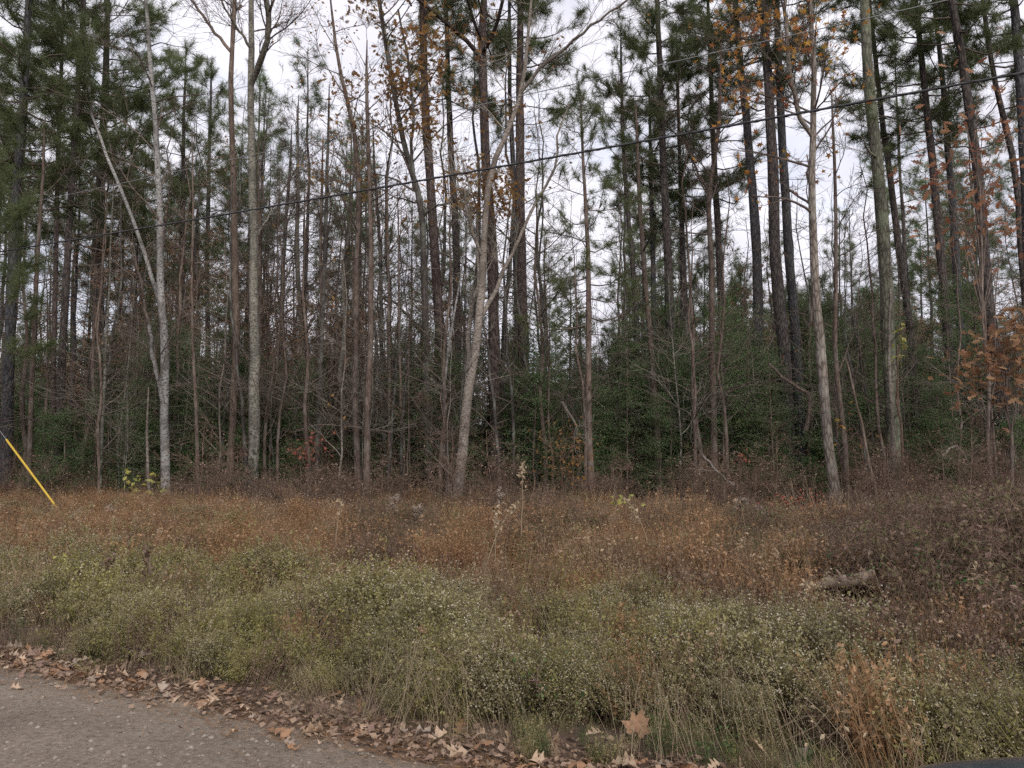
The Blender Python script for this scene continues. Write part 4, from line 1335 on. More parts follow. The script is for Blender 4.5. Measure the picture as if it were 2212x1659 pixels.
def bramble_template(seed, leafm):
    r = np.random.default_rng(seed)
    g = Geo()
    pos = []
    for i in range(26):
        a = r.uniform(0, 6.283)
        ln, h = r.uniform(0.3, 1.0), r.uniform(0.5, 1.0)
        t = np.linspace(0, 1, 6)[:, None]
        b = np.array([r.normal(0, 0.2), r.normal(0, 0.2), 0])
        pts = b + np.array([math.cos(a), math.sin(a), 0]) * ln * t + np.array([0, 0, 1]) * (h * np.sin(t * 2.3)) + r.normal(0, 0.02, (6, 3))
        g.line(pts, np.linspace(0.006, 0.002, 6), 3, 1)
        for k in range(18):
            u = r.uniform(0.2, 1)
            pos.append([np.interp(u, t[:, 0], pts[:, c]) + r.normal(0, 0.04) for c in range(3)])
        for k in range(4):
            u = r.uniform(0.2, 0.9)
            q = np.array([np.interp(u, t[:, 0], pts[:, c]) for c in range(3)])
            e = q + unit(r.normal(0, 1, 3) + np.array([0, 0, 0.5])) * r.uniform(0.1, 0.4)
            g.line([q, (q + e) / 2 + r.normal(0, 0.02, 3), e], [0.003, 0.0025, 0.0015], 3, 1)
    pos = np.array(pos)
    put_leaves(g, LEAF4, pos, r.uniform(0.03, 0.075, len(pos)), rand_basis(r, len(pos), 0.4), 0)
    return template('bramble', g, [M[leafm], M['browntwig']])


M['olive'] = leaf_mat('olive_bramble_leaves', [(0.075, 0.070, 0.032), (0.125, 0.118, 0.052), (0.17, 0.13, 0.07), (0.10, 0.065, 0.045)], 0.3, 0.25)
bram = [bramble_template(60, 'olive'), bramble_template(61, 'deadleaf'), bramble_template(62, 'purple'), bramble_template(63, 'green')]
B4 = np.concatenate([band(r, 230, 2.3, 9.5, 1760, 2330), band(r, 70, 3.5, 9, 780, 900), band(r, 40, 5, 9, 1090, 1330), band(r, 110, 8.5, 13.0), band(r, 26, 3, 8, 1500, 1800)])
B4 = keep(B4)
var = np.where(r.uniform(0, 1, len(B4)) < 0.10, 3, r.choice([0, 0, 1, 2], len(B4)))
pB = CX + B4[:, 0] / B4[:, 1] * FPX
scatter('bramble_undergrowth', bram, B4, r.uniform(0.36, 0.66, len(B4)) * np.where((pB > 1880) & (s_of(B4[:, 0], B4[:, 1]) > 4), 1.3, 1.0) * np.interp(pB, [2040, 2160], [1.0, 1.35]), r, 0.12, var)

# ------------------------------------------------------------------ plants one can point at


def stalk(label, px, py_top, D, name='dry_stalk', head='straw', lean=0.05, hr=0.12, nh=40, cat='dry stalk', leafs=0, matl='straw', thick=0.008, lsize=0.06, spread=0.03):
    r = np.random.default_rng(int(px * 7 + py_top))
    top = P(px, py_top, D)
    x0 = top[0] - lean
    z0 = float(ground_z(x0, D))
    base = np.array([x0, D, z0])
    root = thing(name, label, cat, base)
    g = Geo()
    t = np.linspace(0, 1, 7)[:, None]
    pts = base + (top - base) * t + np.array([lean, 0, 0]) * (t ** 2 - t) * 1.5 + np.vstack([np.zeros(3), r.normal(0, 0.006, (5, 3)), np.zeros(3)])
    pts[0, 2] -= 0.03
    g.line(pts, np.linspace(thick, thick * 0.4, 7), 4)
    link('stem', g.mesh('stem', M[matl], base), root)
    g2 = Geo()
    if nh:
        u = 1 - np.abs(np.clip(r.normal(0, hr, nh), -1.6 * hr, 1.6 * hr)) / max(top[2] - z0, 0.3)
        q = np.stack([np.interp(u, t[:, 0], pts[:, c]) for c in range(3)], -1)
        Bs = rand_basis(r, nh, 0.8)
        put_leaves(g2, LEAF4, q + r.normal(0, spread * 0.5, (nh, 3)), r.uniform(0.6, 1.2, nh) * spread * 2.2, Bs)
        link('seed_head', g2.mesh('seed_head', M[head], base), root)
    if leafs:
        g3 = Geo()
        u = r.uniform(0.35, 0.95, leafs)
        q = np.stack([np.interp(u, t[:, 0], pts[:, c]) for c in range(3)], -1)
        put_leaves(g3, LEAF4, q, lsize * r.uniform(0.7, 1.2, leafs), rand_basis(r, leafs, 0.3))
        link('leaves', g3.mesh('leaves', M[head], base), root)
    return root


stalk('tall straw stalk with a big drooping seed head, before the thick purple pine', 1130, 1005, 9.5, hr=0.18, nh=30, lean=0.02, spread=0.034)
for lab, px, py, D, ln in [
    ('pale straw stalk bending over, tip beside a yellow plant', 1350, 1075, 9.0, -0.28),
    ('leaning straw stalk that crosses another in the russet grass', 1120, 1085, 8.0, 0.34),
    ('straight fine straw stalk close to the crossing pair', 1076, 1100, 8.4, 0.04),
    ('thin straw stalk standing in the asters before the pale fallen log', 1745, 1255, 6.2, 0.06),
    ('long pale straw stalk at the edge of the dark brambles', 2110, 1215, 6.0, 0.10),
    ('straw stalk nodding over the bramble edge near the log', 1955, 1190, 7.4, -0.05),
    ('slender straw stalk in the russet grass below the near brown pair', 735, 1075, 9.5, 0.05),
    ('straw stalk standing below the white birch', 343, 1140, 10.0, -0.03),
    ('leaning straw stalk right of the crooked brown tree', 1608, 1165, 8.0, 0.2)]:
    stalk(lab, px, py, D, lean=ln, hr=0.14, nh=34, spread=0.026)
for lab, px, py, D, sp in [
    ('weed with grey white fluffy heads below the thin brown stems', 852, 1078, 12.5, 0.06),
    ('second fluffy headed weed, lower and pinker, by the mossy oak foot', 905, 1098, 11.5, 0.06),
    ('fluffy grey weed before the two dark pines right of the crooked tree', 1600, 1078, 12.5, 0.08),
    ('pale fluffy weed at the foot of the furrowed gum tree', 1640, 1100, 12.0, 0.07),
    ('dull fluffy weed between the gum tree and the mossy pine', 1880, 1092, 12.5, 0.07),
    ('small white tufted weed by the purple pine foot', 1082, 1058, 13.5, 0.05),
    ('silvery weed clump between the guy guard and the birch', 235, 1098, 13.0, 0.07)]:
    stalk(lab, px, py, D, 'fluffy_weed', 'fluff', 0.03, 0.15, 110, 'weed', 0, 'browntwig', 0.005, 0.05, sp * 0.7)
for lab, px, py, D in [
    ('dark dead spike weed standing in the left asters', 320, 1185, 7.0),
    ('shorter dark dead weed beside the left spike', 241, 1195, 7.2),
    ('dark dried weed with clustered heads in the right asters', 1925, 1380, 4.9),
    ('dark dried weed below the pale log', 1835, 1330, 5.4)]:
    stalk(lab, px, py, D, 'dead_weed', 'deadleaf', 0.03, 0.2, 60, 'weed', 20, 'browntwig', 0.006, 0.04, 0.03)


def leafy_plant(label, spots, D, leafm, n, size, name='seedling', cat='plant', shape=LEAF4, stem='browntwig', blob=0.12):
    """A small plant: a stem to each leaf cluster."""
    r = np.random.default_rng(int(spots[0][0] * 3 + D * 10))
    C = np.array([P(a, b, D + r.normal(0, 0.15)) for a, b in spots])
    bx = C[:, 0].mean()
    base = np.array([bx, D, float(ground_z(bx, D))])
    root = thing(name, label, cat, base)
    g, gl = Geo(), Geo()
    hz = C[:, 2].mean() - base[2]
    big = hz > 2.5
    top = base + np.array([r.normal(0, 0.05), 0, max(C[:, 2].max() - base[2], 0.2) * 0.92])
    tq = np.linspace(0, 1, 7)[:, None]
    tp = base - [0, 0, 0.05] + (top - base) * tq + np.vstack([np.zeros(3), r.normal(0, 0.02 * hz ** 0.5, (6, 3))])
    g.line(tp, np.linspace(0.045 if big else 0.008, 0.012 if big else 0.004, 7), 6)
    for c in C:
        u = np.clip((c[2] - base[2]) / max(top[2] - base[2], 0.1) * r.uniform(0.6, 0.85), 0.12, 1)
        q0 = np.array([np.interp(u, tq[:, 0], tp[:, a_]) for a_ in range(3)])
        mid = (q0 + c) / 2 + np.array([0, 0, 0.08 * np.linalg.norm(c - q0)])
        g.line([q0, mid, c], [0.016 if big else 0.005, 0.010 if big else 0.004, 0.004 if big else 0.002], 4)
        k = n // len(C)
        pos = c + r.normal(0, blob, (k, 3))
        for q in pos[::2]:
            g.line([c + (q - c) * 0.05, (c + q) / 2 + r.normal(0, 0.01, 3), q], [0.003, 0.0025, 0.0015], 3)
        put_leaves(gl, shape, pos, size * r.uniform(0.7, 1.25, k), rand_basis(r, k, 0.9))
    link('stem', g.mesh('stem', M[stem], base), root)
    link('leaves', gl.mesh('leaves', M[leafm], base), root)
    return root


leafy_plant('seedling with yellow leaves at the foot of the white birch', [(278, 1040), (300, 1062), (328, 1048), (345, 1065), (318, 1075)], 17, 'yellow', 55, 0.17, blob=0.13)
leafy_plant('little maple with scarlet and orange leaves before the brown pair', [(640, 975), (660, 958), (682, 968), (655, 990), (688, 952)], 17, 'scarlet', 90, 0.075, 'maple_sapling', 'tree', STAR, blob=0.17)
leafy_plant('tiny scarlet seedling near the clean grey pine foot', [(1598, 985), (1606, 992)], 17.5, 'scarlet', 26, 0.11, blob=0.09)
leafy_plant('scarlet leaved low shrub before the furrowed gum tree', [(1720, 1082), (1745, 1078), (1690, 1095), (1768, 1100)], 13.5, 'scarlet', 120, 0.07, 'low_shrub', 'shrub', blob=0.14)
leafy_plant('bright yellow broad leaved plant in the dark brambles', [(2095, 1098), (2120, 1103), (2105, 1118), (2080, 1108)], 11.5, 'yellow', 24, 0.12, blob=0.07)
leafy_plant('shrub with mixed yellow and orange leaves between purple pine and scraggly pine', [(1190, 965), (1215, 985), (1240, 960), (1225, 1010), (1260, 985), (1200, 1020)], 16.5, 'oakleaf', 230, 0.09, 'leafy_shrub', 'shrub', blob=0.26)
leafy_plant('yellow green vine climbing beside the mossy pine', [(1946, 712), (1943, 735), (1941, 757), (1940, 775)], 17.0, 'yellow', 22, 0.15, 'vine', 'vine', blob=0.06)
leafy_plant('yellowing weed with a few broad leaves among russet grass', [(1348, 1075), (1362, 1088), (1335, 1085)], 12.0, 'yellow', 20, 0.10, 'weed', 'weed', blob=0.07)
leafy_plant('single yellow green leafed weed in the middle grass', [(1265, 1205), (1272, 1212)], 8.5, 'yellow', 8, 0.08, 'weed', 'weed', blob=0.03)
leafy_plant('yellow leafed weed standing in the asters by the left roadside', [(135, 1208), (142, 1200)], 7.6, 'yellow', 10, 0.07, 'weed', 'weed', blob=0.03)
leafy_plant('oak sapling with big orange brown leaves by the stout brown pine', [(2190, 735), (2205, 715), (2172, 770), (2140, 800), (2195, 770), (2110, 825), (2215, 745), (2150, 760), (2090, 835), (2200, 700), (2180, 725), (2212, 790), (2165, 790), (2205, 830), (2125, 790), (2222, 720), (2190, 850)], 14, 'tanoak', 520, 0.17, 'oak_sapling', 'tree', OAKT, 'twig', 0.24)
leafy_plant('red oak with leaves high in front of the dark pine trio', [(2050, 320), (2080, 330), (2100, 400), (2060, 395), (2140, 390), (2170, 470), (2090, 480), (2120, 520), (2190, 500), (2040, 405), (2150, 300), (2200, 255), (2110, 180)], 16, 'redleaf', 330, 0.20, 'oak_tree', 'tree', OAKT, 'twig', 0.5)
leafy_plant('weed with green basal leaves at the road edge under the asters', [(645, 1445), (655, 1455), (630, 1452)], 5.4, 'green', 40, 0.05, 'weed', 'weed', blob=0.06)
leafy_plant('dark green clover patch under the asters at the middle', [(1215, 1445), (1160, 1470), (1260, 1560), (1230, 1530)], 4.6, 'green', 90, 0.035, 'clover_patch', 'plant', blob=0.06)
leafy_plant('green ferny weed low at the foot of the right asters', [(1540, 1535), (1550, 1545)], 4.5, 'green', 40, 0.04, 'weed', 'weed', blob=0.05)
leafy_plant('single maroon leaf cluster on a weed stem before the asters', [(958, 1410), (965, 1418)], 5.0, 'purple', 8, 0.045, 'weed', 'weed', blob=0.03)


def stick(label, pts, D, w, bark='pale', name='broken_branch', cat='branch', twigs=6):
    r = np.random.default_rng(int(pts[0][0]))
    q = np.array([P(a, b, D + 0.12 * i) for i, (a, b) in enumerate(pts)])
    base = q[0].copy()
    root = thing(name, label, cat, base)
    g, gb = Geo(), Geo()
    ln = np.concatenate([[0], np.cumsum(np.linalg.norm(np.diff(q, axis=0), axis=1))])
    t = np.linspace(0, ln[-1], 10)
    Q = np.stack([np.interp(t, ln, q[:, c]) for c in range(3)], -1)
    Q[1:-1] += r.normal(0, 0.012, (8, 3))
    g.line(Q, np.linspace(w[0], w[1], 10) / 2 * D / FPX, 7)
    link('wood', g.mesh('wood', M[bark], base), root)
    e = []
    for i in range(twigs):
        k = r.integers(4, 10)
        grow(gb, Q[k], unit(Q[-1] - Q[0] + r.normal(0, 0.9, 3)), r.uniform(0.3, 0.8), 0.007, 1, r, e)
    if twigs:
        link('twigs', gb.mesh('twigs', M['paletwig'], base), root)
    return root


stick('long dead pole leaning between the gum tree and the mossy pine', [(1898, 1092), (1872, 970), (1842, 830), (1827, 773)], 15.5, (7, 4), 'tan', 'leaning_pole', 'dead pole', 0)
stick('snapped pale branch hanging down left of the scraggly pine', [(1213, 868), (1230, 893), (1243, 920), (1240, 945)], 17, (8, 4), 'pale', twigs=8)
stick('bent broken bough hooking down beside the slimmer double pine', [(1660, 785), (1690, 815), (1722, 838), (1752, 852), (1748, 895), (1740, 930)], 18, (5, 10), 'brown', twigs=8)
stick('pale dead stick slanting up from the brush before the smooth brown tree', [(1585, 1050), (1550, 1020), (1518, 985)], 15, (4, 6), 'pale', 'dead_stick', 'stick', 2)
stick('grey dead branch leaning over the brush right of the poplar', [(612, 1085), (580, 1060), (545, 1035)], 16, (5, 2), 'greygreen', 'dead_stick', 'stick', 4)
stick('dark bough leaning down into the tall dark oak', [(918, 730), (890, 690), (865, 665), (832, 640)], 19, (9, 4), 'dark', 'fallen_bough', 'branch', 5)
stick('pale branch arching low across the brown pair', [(640, 930), (690, 915), (735, 922), (800, 928), (845, 935)], 16.8, (1.5, 2.6), 'brown', 'arching_branch', 'branch', 5)
stick('root-like bare branch tangle in the evergreen shrubs by the oak leaves', [(2035, 985), (2066, 960), (2078, 975), (2095, 1010)], 16, (6, 4), 'pale', 'dead_branch', 'branch', 8)

# pale fallen log, half sunk in the weeds
lg = Geo()
lp = np.array([P(1755, 1268, 7.1), P(1812, 1256, 7.0), P(1850, 1254, 6.95), P(1890, 1238, 6.9)])
base = lp[0].copy()
lroot = thing('fallen_log', 'pale split log lying in the weeds before the dark brambles', 'log', base)
ln = np.linspace(0, 3, 9)
Q = np.stack([np.interp(ln, range(4), lp[:, c]) for c in range(3)], -1)
rl = np.random.default_rng(2)
Q[1:-1] += rl.normal(0, 0.006, (7, 3))
lg.line(Q, np.array([0.034, 0.046, 0.058, 0.054, 0.060, 0.052, 0.057, 0.050, 0.040]), 10)
link('wood', lg.mesh('wood', M['split'], base), lroot)
lg2 = Geo()
lg2.line([Q[-1] - [0.0, 0, 0.0], Q[-1] + (Q[-1] - Q[-2]) * 0.04], [0.044, 0.03], 10)
lg2.line([Q[3], Q[3] + np.array([-0.02, -0.02, 0.07]), Q[3] + np.array([-0.05, -0.03, 0.11])], [0.02, 0.015, 0.008], 6)
link('broken_end', lg2.mesh('broken_end', M['split'], base), lroot)

# ------------------------------------------------------------------ utility wires, pole, guy
M['cable'] = plain_mat('cable_jacket', (0.03, 0.03, 0.032), 0.6)
M['wire'] = plain_mat('bare_wire', (0.22, 0.22, 0.22), 0.5, 0.3)
M['guard'] = plain_mat('yellow_plastic', (0.52, 0.35, 0.035), 0.6)
M['polewood'] = bark_mat('pole_wood', (0.10, 0.08, 0.06), (0.16, 0.13, 0.10), (0.24, 0.20, 0.16), 'streak')
LC = 11.0
A0 = P(138, 1117, 15.0)
GD = P(14, 950, 15.9) - A0
pole_x = A0[0] + GD[0] * 4.4


def line_y(x):
    return EDGE_M * x + LC


def wire_obj(name, label, z_l, z_r, sag, rad, m, strands=False, off=0.0):
    xl, xr = pole_x, 25.0
    t = np.linspace(0, 1, 90)
    x = xl + (xr - xl) * t
    z = z_l + (z_r - z_l) * t - sag * 4 * t * (1 - t)
    q = np.stack([x, line_y(x) + off, z], -1)
    g = Geo()
    g.line(q, rad, 6)
    base = q[0]
    o = tag(link(name, g.mesh(name, m, base), None, base), label, 'cable')
    if strands:
        g2 = Geo()
        t2 = np.linspace(0, 1, 2400)
        x = xl + (xr - xl) * t2
        z = z_l + (z_r - z_l) * t2 - sag * 4 * t2 * (1 - t2)
        a = t2 * 2 * math.pi * 130
        g2.line(np.stack([x - 0.4 * rad * np.sin(a), line_y(x) + off + rad * 1.05 * np.cos(a), z + rad * 1.05 * np.sin(a)], -1), rad * 0.35, 4)
        link('lashing_wire', g2.mesh('lashing_wire', m, base), o)
    return o


wire_obj('telephone_cable', 'thick black lashed cable sloping up across the whole wood', 6.02, 5.95, 0.24, 0.015, M['cable'], True)
wire_obj('power_line', 'thin grey wire running high above the black cable', 6.98, 6.98, 0.20, 0.006, M['wire'])

pb = np.array([pole_x - 0.13, A0[1] + GD[1] * 4.4 + 0.08, 0.0])
pb[2] = float(ground_z(pb[0], pb[1]))
root = thing('utility_pole', 'round wooden utility pole that carries the cable and wire', 'pole', pb)
g = Geo()
g.line([pb - [0, 0, 0.3], pb + [0, 0, 4], pb + [0, 0, 8.2]], [0.15, 0.13, 0.11], 12)
g.line([pb + [0, 0, 8.19], pb + [0, 0, 8.22]], [0.11, 0.01], 12)
link('shaft', g.mesh('shaft', M['polewood'], pb), root)
g = Geo()
g.line([pb + [0, -0.16, 6.98], pb + [0, 0.16, 6.98]], [0.02, 0.02], 8)
link('bracket', g.mesh('bracket', M['wire'], pb), root)
ga = A0.copy()
gtop = ga + GD * 4.4
root = thing('guy_wire', 'slanting steel guy wire in a bright yellow plastic guard', 'guy wire', ga)
d = unit(gtop - ga)
gl_ = float(np.linalg.norm(GD))
g = Geo()
g.line([ga + d * (gl_ - 0.05), (ga + gtop) / 2, gtop], [0.007] * 3, 6)
link('strand', g.mesh('strand', M['wire'], ga), root)
g = Geo()
g.line([ga + d * 0.05, ga + d * 1.2, ga + d * gl_, ga + d * (gl_ + 0.02)], [0.021, 0.021, 0.021, 0.01], 10)
link('guard', g.mesh('guard', M['guard'], ga), root)
g = Geo()
g.line([ga - d * 0.3, ga + d * 0.25], [0.012, 0.012], 8)
g.line([ga + d * 0.22, ga + d * 0.26], [0.03, 0.03], 8)
link('anchor_rod', g.mesh('anchor_rod', M['wire'], ga), root)

# ------------------------------------------------------------------ litter, stones and fallen leaves by the road
r = np.random.default_rng(31)


def edge_points(n, mean, sd, x0=-6.0, x1=1.6):
    x = r.uniform(x0, x1, n)
    s = r.normal(mean, sd, n) + front(x) * r.uniform(0, 1, n)
    y = y_at(x, s)
    return x, y, s


g = Geo()
n = 3600
x, y, s = edge_points(n, 0.16, 0.15)
pos = np.stack([x, y, any_z(x, y) + r.uniform(0.006, 0.03, n)], -1)
put_leaves(g, LEAF4 * np.array([1.3, 1, 1]), pos, r.uniform(0.02, 0.06, n), rand_basis(r, n, 3.0))
x, y, s = edge_points(900, -0.6, 0.5)
pos = np.stack([x, y, any_z(x, y) + 0.008], -1)
put_leaves(g, LEAF4, pos, r.uniform(0.008, 0.025, 900), rand_basis(r, 900, 6.0))
o = link('leaf_litter', g.mesh('leaf_litter', M['litter']))
o['kind'] = 'stuff'
g = Geo()
n = 3200
x, y, s = edge_points(n, -0.02, 0.17)
k = np.floor(x * 1.7).astype(int) % 3 == 0
c = np.stack([x, y, any_z(x, y) + 0.012], -1)
a = r.normal(-0.45, 0.5, n)
dd = np.stack([np.cos(a), np.sin(a), r.normal(0, 0.05, n)], -1) * r.uniform(0.05, 0.10, n)[:, None]
sd = np.stack([-np.sin(a), np.cos(a), 0 * a], -1) * 0.0013
T = np.stack([c - dd - sd, c - dd + sd, c + dd], 1)
g.soup(T)
o = link('fallen_needles', g.mesh('fallen_needles', M['litneedle']))
o['kind'] = 'stuff'
# pebbles of the road
g = Geo()
n = 13000
x = r.uniform(-6.5, 1.5, n)
s = -np.abs(r.uniform(-0.05, 4.2, n))
y = y_at(x, s)
ok = (y > 2.6) & (np.abs(x / y) < 0.85)
x, y, s = x[ok], y[ok], s[ok]
n = len(x)
oc = np.array([[1, 0, 0], [0.4, 0.9, 0.1], [-0.8, 0.6, 0], [-0.7, -0.6, 0.1], [0.5, -0.9, 0], [0.05, 0.1, 0.75]])
T = np.array([[oc[i], oc[(i + 1) % 5], oc[5]] for i in range(5)])
Bz = rand_basis(r, n, 9.0)
put_leaves(g, T, np.stack([x, y, any_z(x, y) + 0.0005], -1), 0.0028 + 0.016 * r.uniform(0, 1, n) ** 6 + 0.006 * r.uniform(0, 1, n) ** 2 * r.uniform(0, 1, n), Bz)
o = link('road_gravel', g.mesh('road_gravel', M['stone']))
o['kind'] = 'stuff'


def oak_leaf_mesh(seed, m, lobes=3, broad=1.0, curl=0.25):
    """A lobed leaf with a midrib fold, curled as it dried; both halves have depth."""
    q = np.random.default_rng(seed)
    pts = [(0.015, 0.0), (0.02, 0.12)]
    for i in range(lobes):
        t0 = 0.16 + 0.70 * i / lobes
        st = 0.70 / lobes
        w = broad * (0.26 + 0.13 * math.sin(math.pi * (i + 0.7) / lobes)) * q.uniform(0.85, 1.15)
        pts += [(0.06 * broad, t0), (w * 0.72, t0 + 0.22 * st), (w, t0 + 0.62 * st), (w * 0.62, t0 + 0.66 * st)]
    pts += [(0.05 * broad, 0.87), (0.11 * broad, 0.94), (0.0, 1.0)]
    V, F = [], []
    a, b, c = q.normal(0, curl, 3)
    ph = q.uniform(0, 6)

    def bend(px_, t):
        z = abs(px_) * 0.35 + a * (t - 0.4) ** 2 * 1.6 + b * px_ * t * 1.3 + c * abs(px_) * 0.8 + 0.03 * math.sin(9 * t + ph) * (abs(px_) > 0.05)
        return (px_, t - 0.5, z)
    for sgn in (1, -1):
        i0 = len(V)
        for w, t in pts:
            V.append(bend(0.0, t))
            V.append(bend(sgn * w, t + 0.06 * (w > 0.15)))
        for i in range(len(pts) - 1):
            A = i0 + 2 * i
            F.append((A, A + 1, A + 3) if sgn > 0 else (A, A + 3, A + 1))
            F.append((A, A + 3, A + 2) if sgn > 0 else (A, A + 2, A + 3))
    g = Geo()
    V = np.array(V)
    zmin = V[:, 2].min()
    V[:, 2] -= zmin
    F = np.array(F)
    uq, inv = np.unique(np.round(V, 5), axis=0, return_inverse=True)
    F = inv.reshape(-1)[F]
    F = F[(F[:, 0] != F[:, 1]) & (F[:, 1] != F[:, 2]) & (F[:, 0] != F[:, 2])]
    g.add(uq, F, 0, True)
    g.line(np.array([bend(0, -0.18), bend(0, -0.08), bend(0, 0.02)]) - np.array([0, 0, zmin]), [0.008, 0.007, 0.008], 3)
    return g.mesh('fallen_leaf', m)


def dry_leaf_mat(name, col, back):
    m, nt, N, L, out = mat(name)
    tc = N('ShaderNodeTexCoord')
    n1 = N('ShaderNodeTexNoise')
    n1.inputs['Scale'].default_value = 6
    n1.inputs['Detail'].default_value = 5
    L(tc.outputs['Object'], n1.inputs['Vector'])
    rr = ramp(nt, [(0.32, back), (0.55, col)])
    L(n1.outputs['Fac'], rr.inputs[0])
    oi = N('ShaderNodeObjectInfo')
    mr = N('ShaderNodeMapRange')
    mr.inputs['To Min'].default_value = 0.75
    mr.inputs['To Max'].default_value = 1.15
    L(oi.outputs['Random'], mr.inputs['Value'])
    hs = N('ShaderNodeHueSaturation')
    L(rr.outputs[0], hs.inputs['Color'])
    L(mr.outputs[0], hs.inputs['Value'])
    p = N('ShaderNodeBsdfPrincipled')
    p.inputs['Roughness'].default_value = 0.65
    L(hs.outputs[0], p.inputs['Base Color'])
    t = N('ShaderNodeBsdfTranslucent')
    L(hs.outputs[0], t.inputs['Color'])
    mx = N('ShaderNodeMixShader')
    mx.inputs[0].default_value = 0.15
    L(p.outputs[0], mx.inputs[1])
    L(t.outputs[0], mx.inputs[2])
    L(mx.outputs[0], out.inputs['Surface'])
    return m


LM = {'pale tan': dry_leaf_mat('pale_tan_leaf', (0.52, 0.38, 0.26), (0.36, 0.24, 0.15)),
      'orange brown': dry_leaf_mat('orange_brown_leaf', (0.36, 0.20, 0.105), (0.22, 0.115, 0.06)),
      'dull brown': dry_leaf_mat('dull_brown_leaf', (0.25, 0.16, 0.115), (0.15, 0.09, 0.065)),
      'greyish tan': dry_leaf_mat('greyish_tan_leaf', (0.36, 0.285, 0.22), (0.23, 0.165, 0.12))}
LSH = {}
sd = 0
for ck, mm_ in LM.items():
    for kind, lob, br, cu in [('lobed oak', 3, 1.0, 0.2), ('lobed oak', 2, 0.9, 0.35), ('curled oak', 3, 0.85, 0.6), ('curled oak', 2, 0.7, 0.6), ('narrow', 2, 0.5, 0.45), ('narrow', 3, 0.4, 0.5)]:
        sd += 1
        LSH.setdefault((ck, kind), []).append(oak_leaf_mesh(sd, mm_, lob, br, cu))


def palmate_leaf_mesh(m):
    """A broad five-pointed leaf, cupped, with a stalk."""
    q = np.random.default_rng(8)
    V, F = [(0, -0.30, 0.0)], []
    prof = [(-150, .30), (-128, .42), (-112, .36), (-84, .62), (-60, .40), (-34, .64), (-20, .50), (0, .78), (20, .50), (34, .64), (60, .40), (84, .62), (112, .36), (128, .42), (150, .30)]
    for ringf in (0.5, 1.0):
        for a, rr_ in prof:
            k = rr_ * ringf * q.uniform(0.92, 1.06)
            x_, y_ = k * math.sin(math.radians(a)), k * math.cos(math.radians(a)) - 0.22
            V.append((x_, y_, 0.22 * (x_ * x_ + y_ * y_) + 0.05 * math.sin(6 * x_ + 3 * y_) * ringf))
    n_ = len(prof)
    for i in range(n_ - 1):
        F.append((0, 1 + i + 1, 1 + i))
        F.append((1 + i, 1 + i + 1, 1 + n_ + i + 1))
        F.append((1 + i, 1 + n_ + i + 1, 1 + n_ + i))
    g = Geo()
    g.add(np.array(V), np.array(F), 0, True)
    g.line([(0, -0.62, 0.03), (0, -0.45, 0.0), (0, -0.28, 0.0)], [0.012, 0.010, 0.010], 4)
    return g.mesh('fallen_leaf', m)


broad = palmate_leaf_mesh(LM['orange brown'])
EDGEW = {'road': 'on bare gravel', 'bank': 'in the drift', 'weeds': 'under the weeds'}


def put_leaf(me, x, y, dz, size, rot, label, group=None):
    o = link('fallen_leaf', me, None, (x, y, float(any_z(x, y)) + dz))
    o.scale = (size, size, size)
    o.rotation_euler = rot
    tag(o, label, 'leaf', group)
    return o


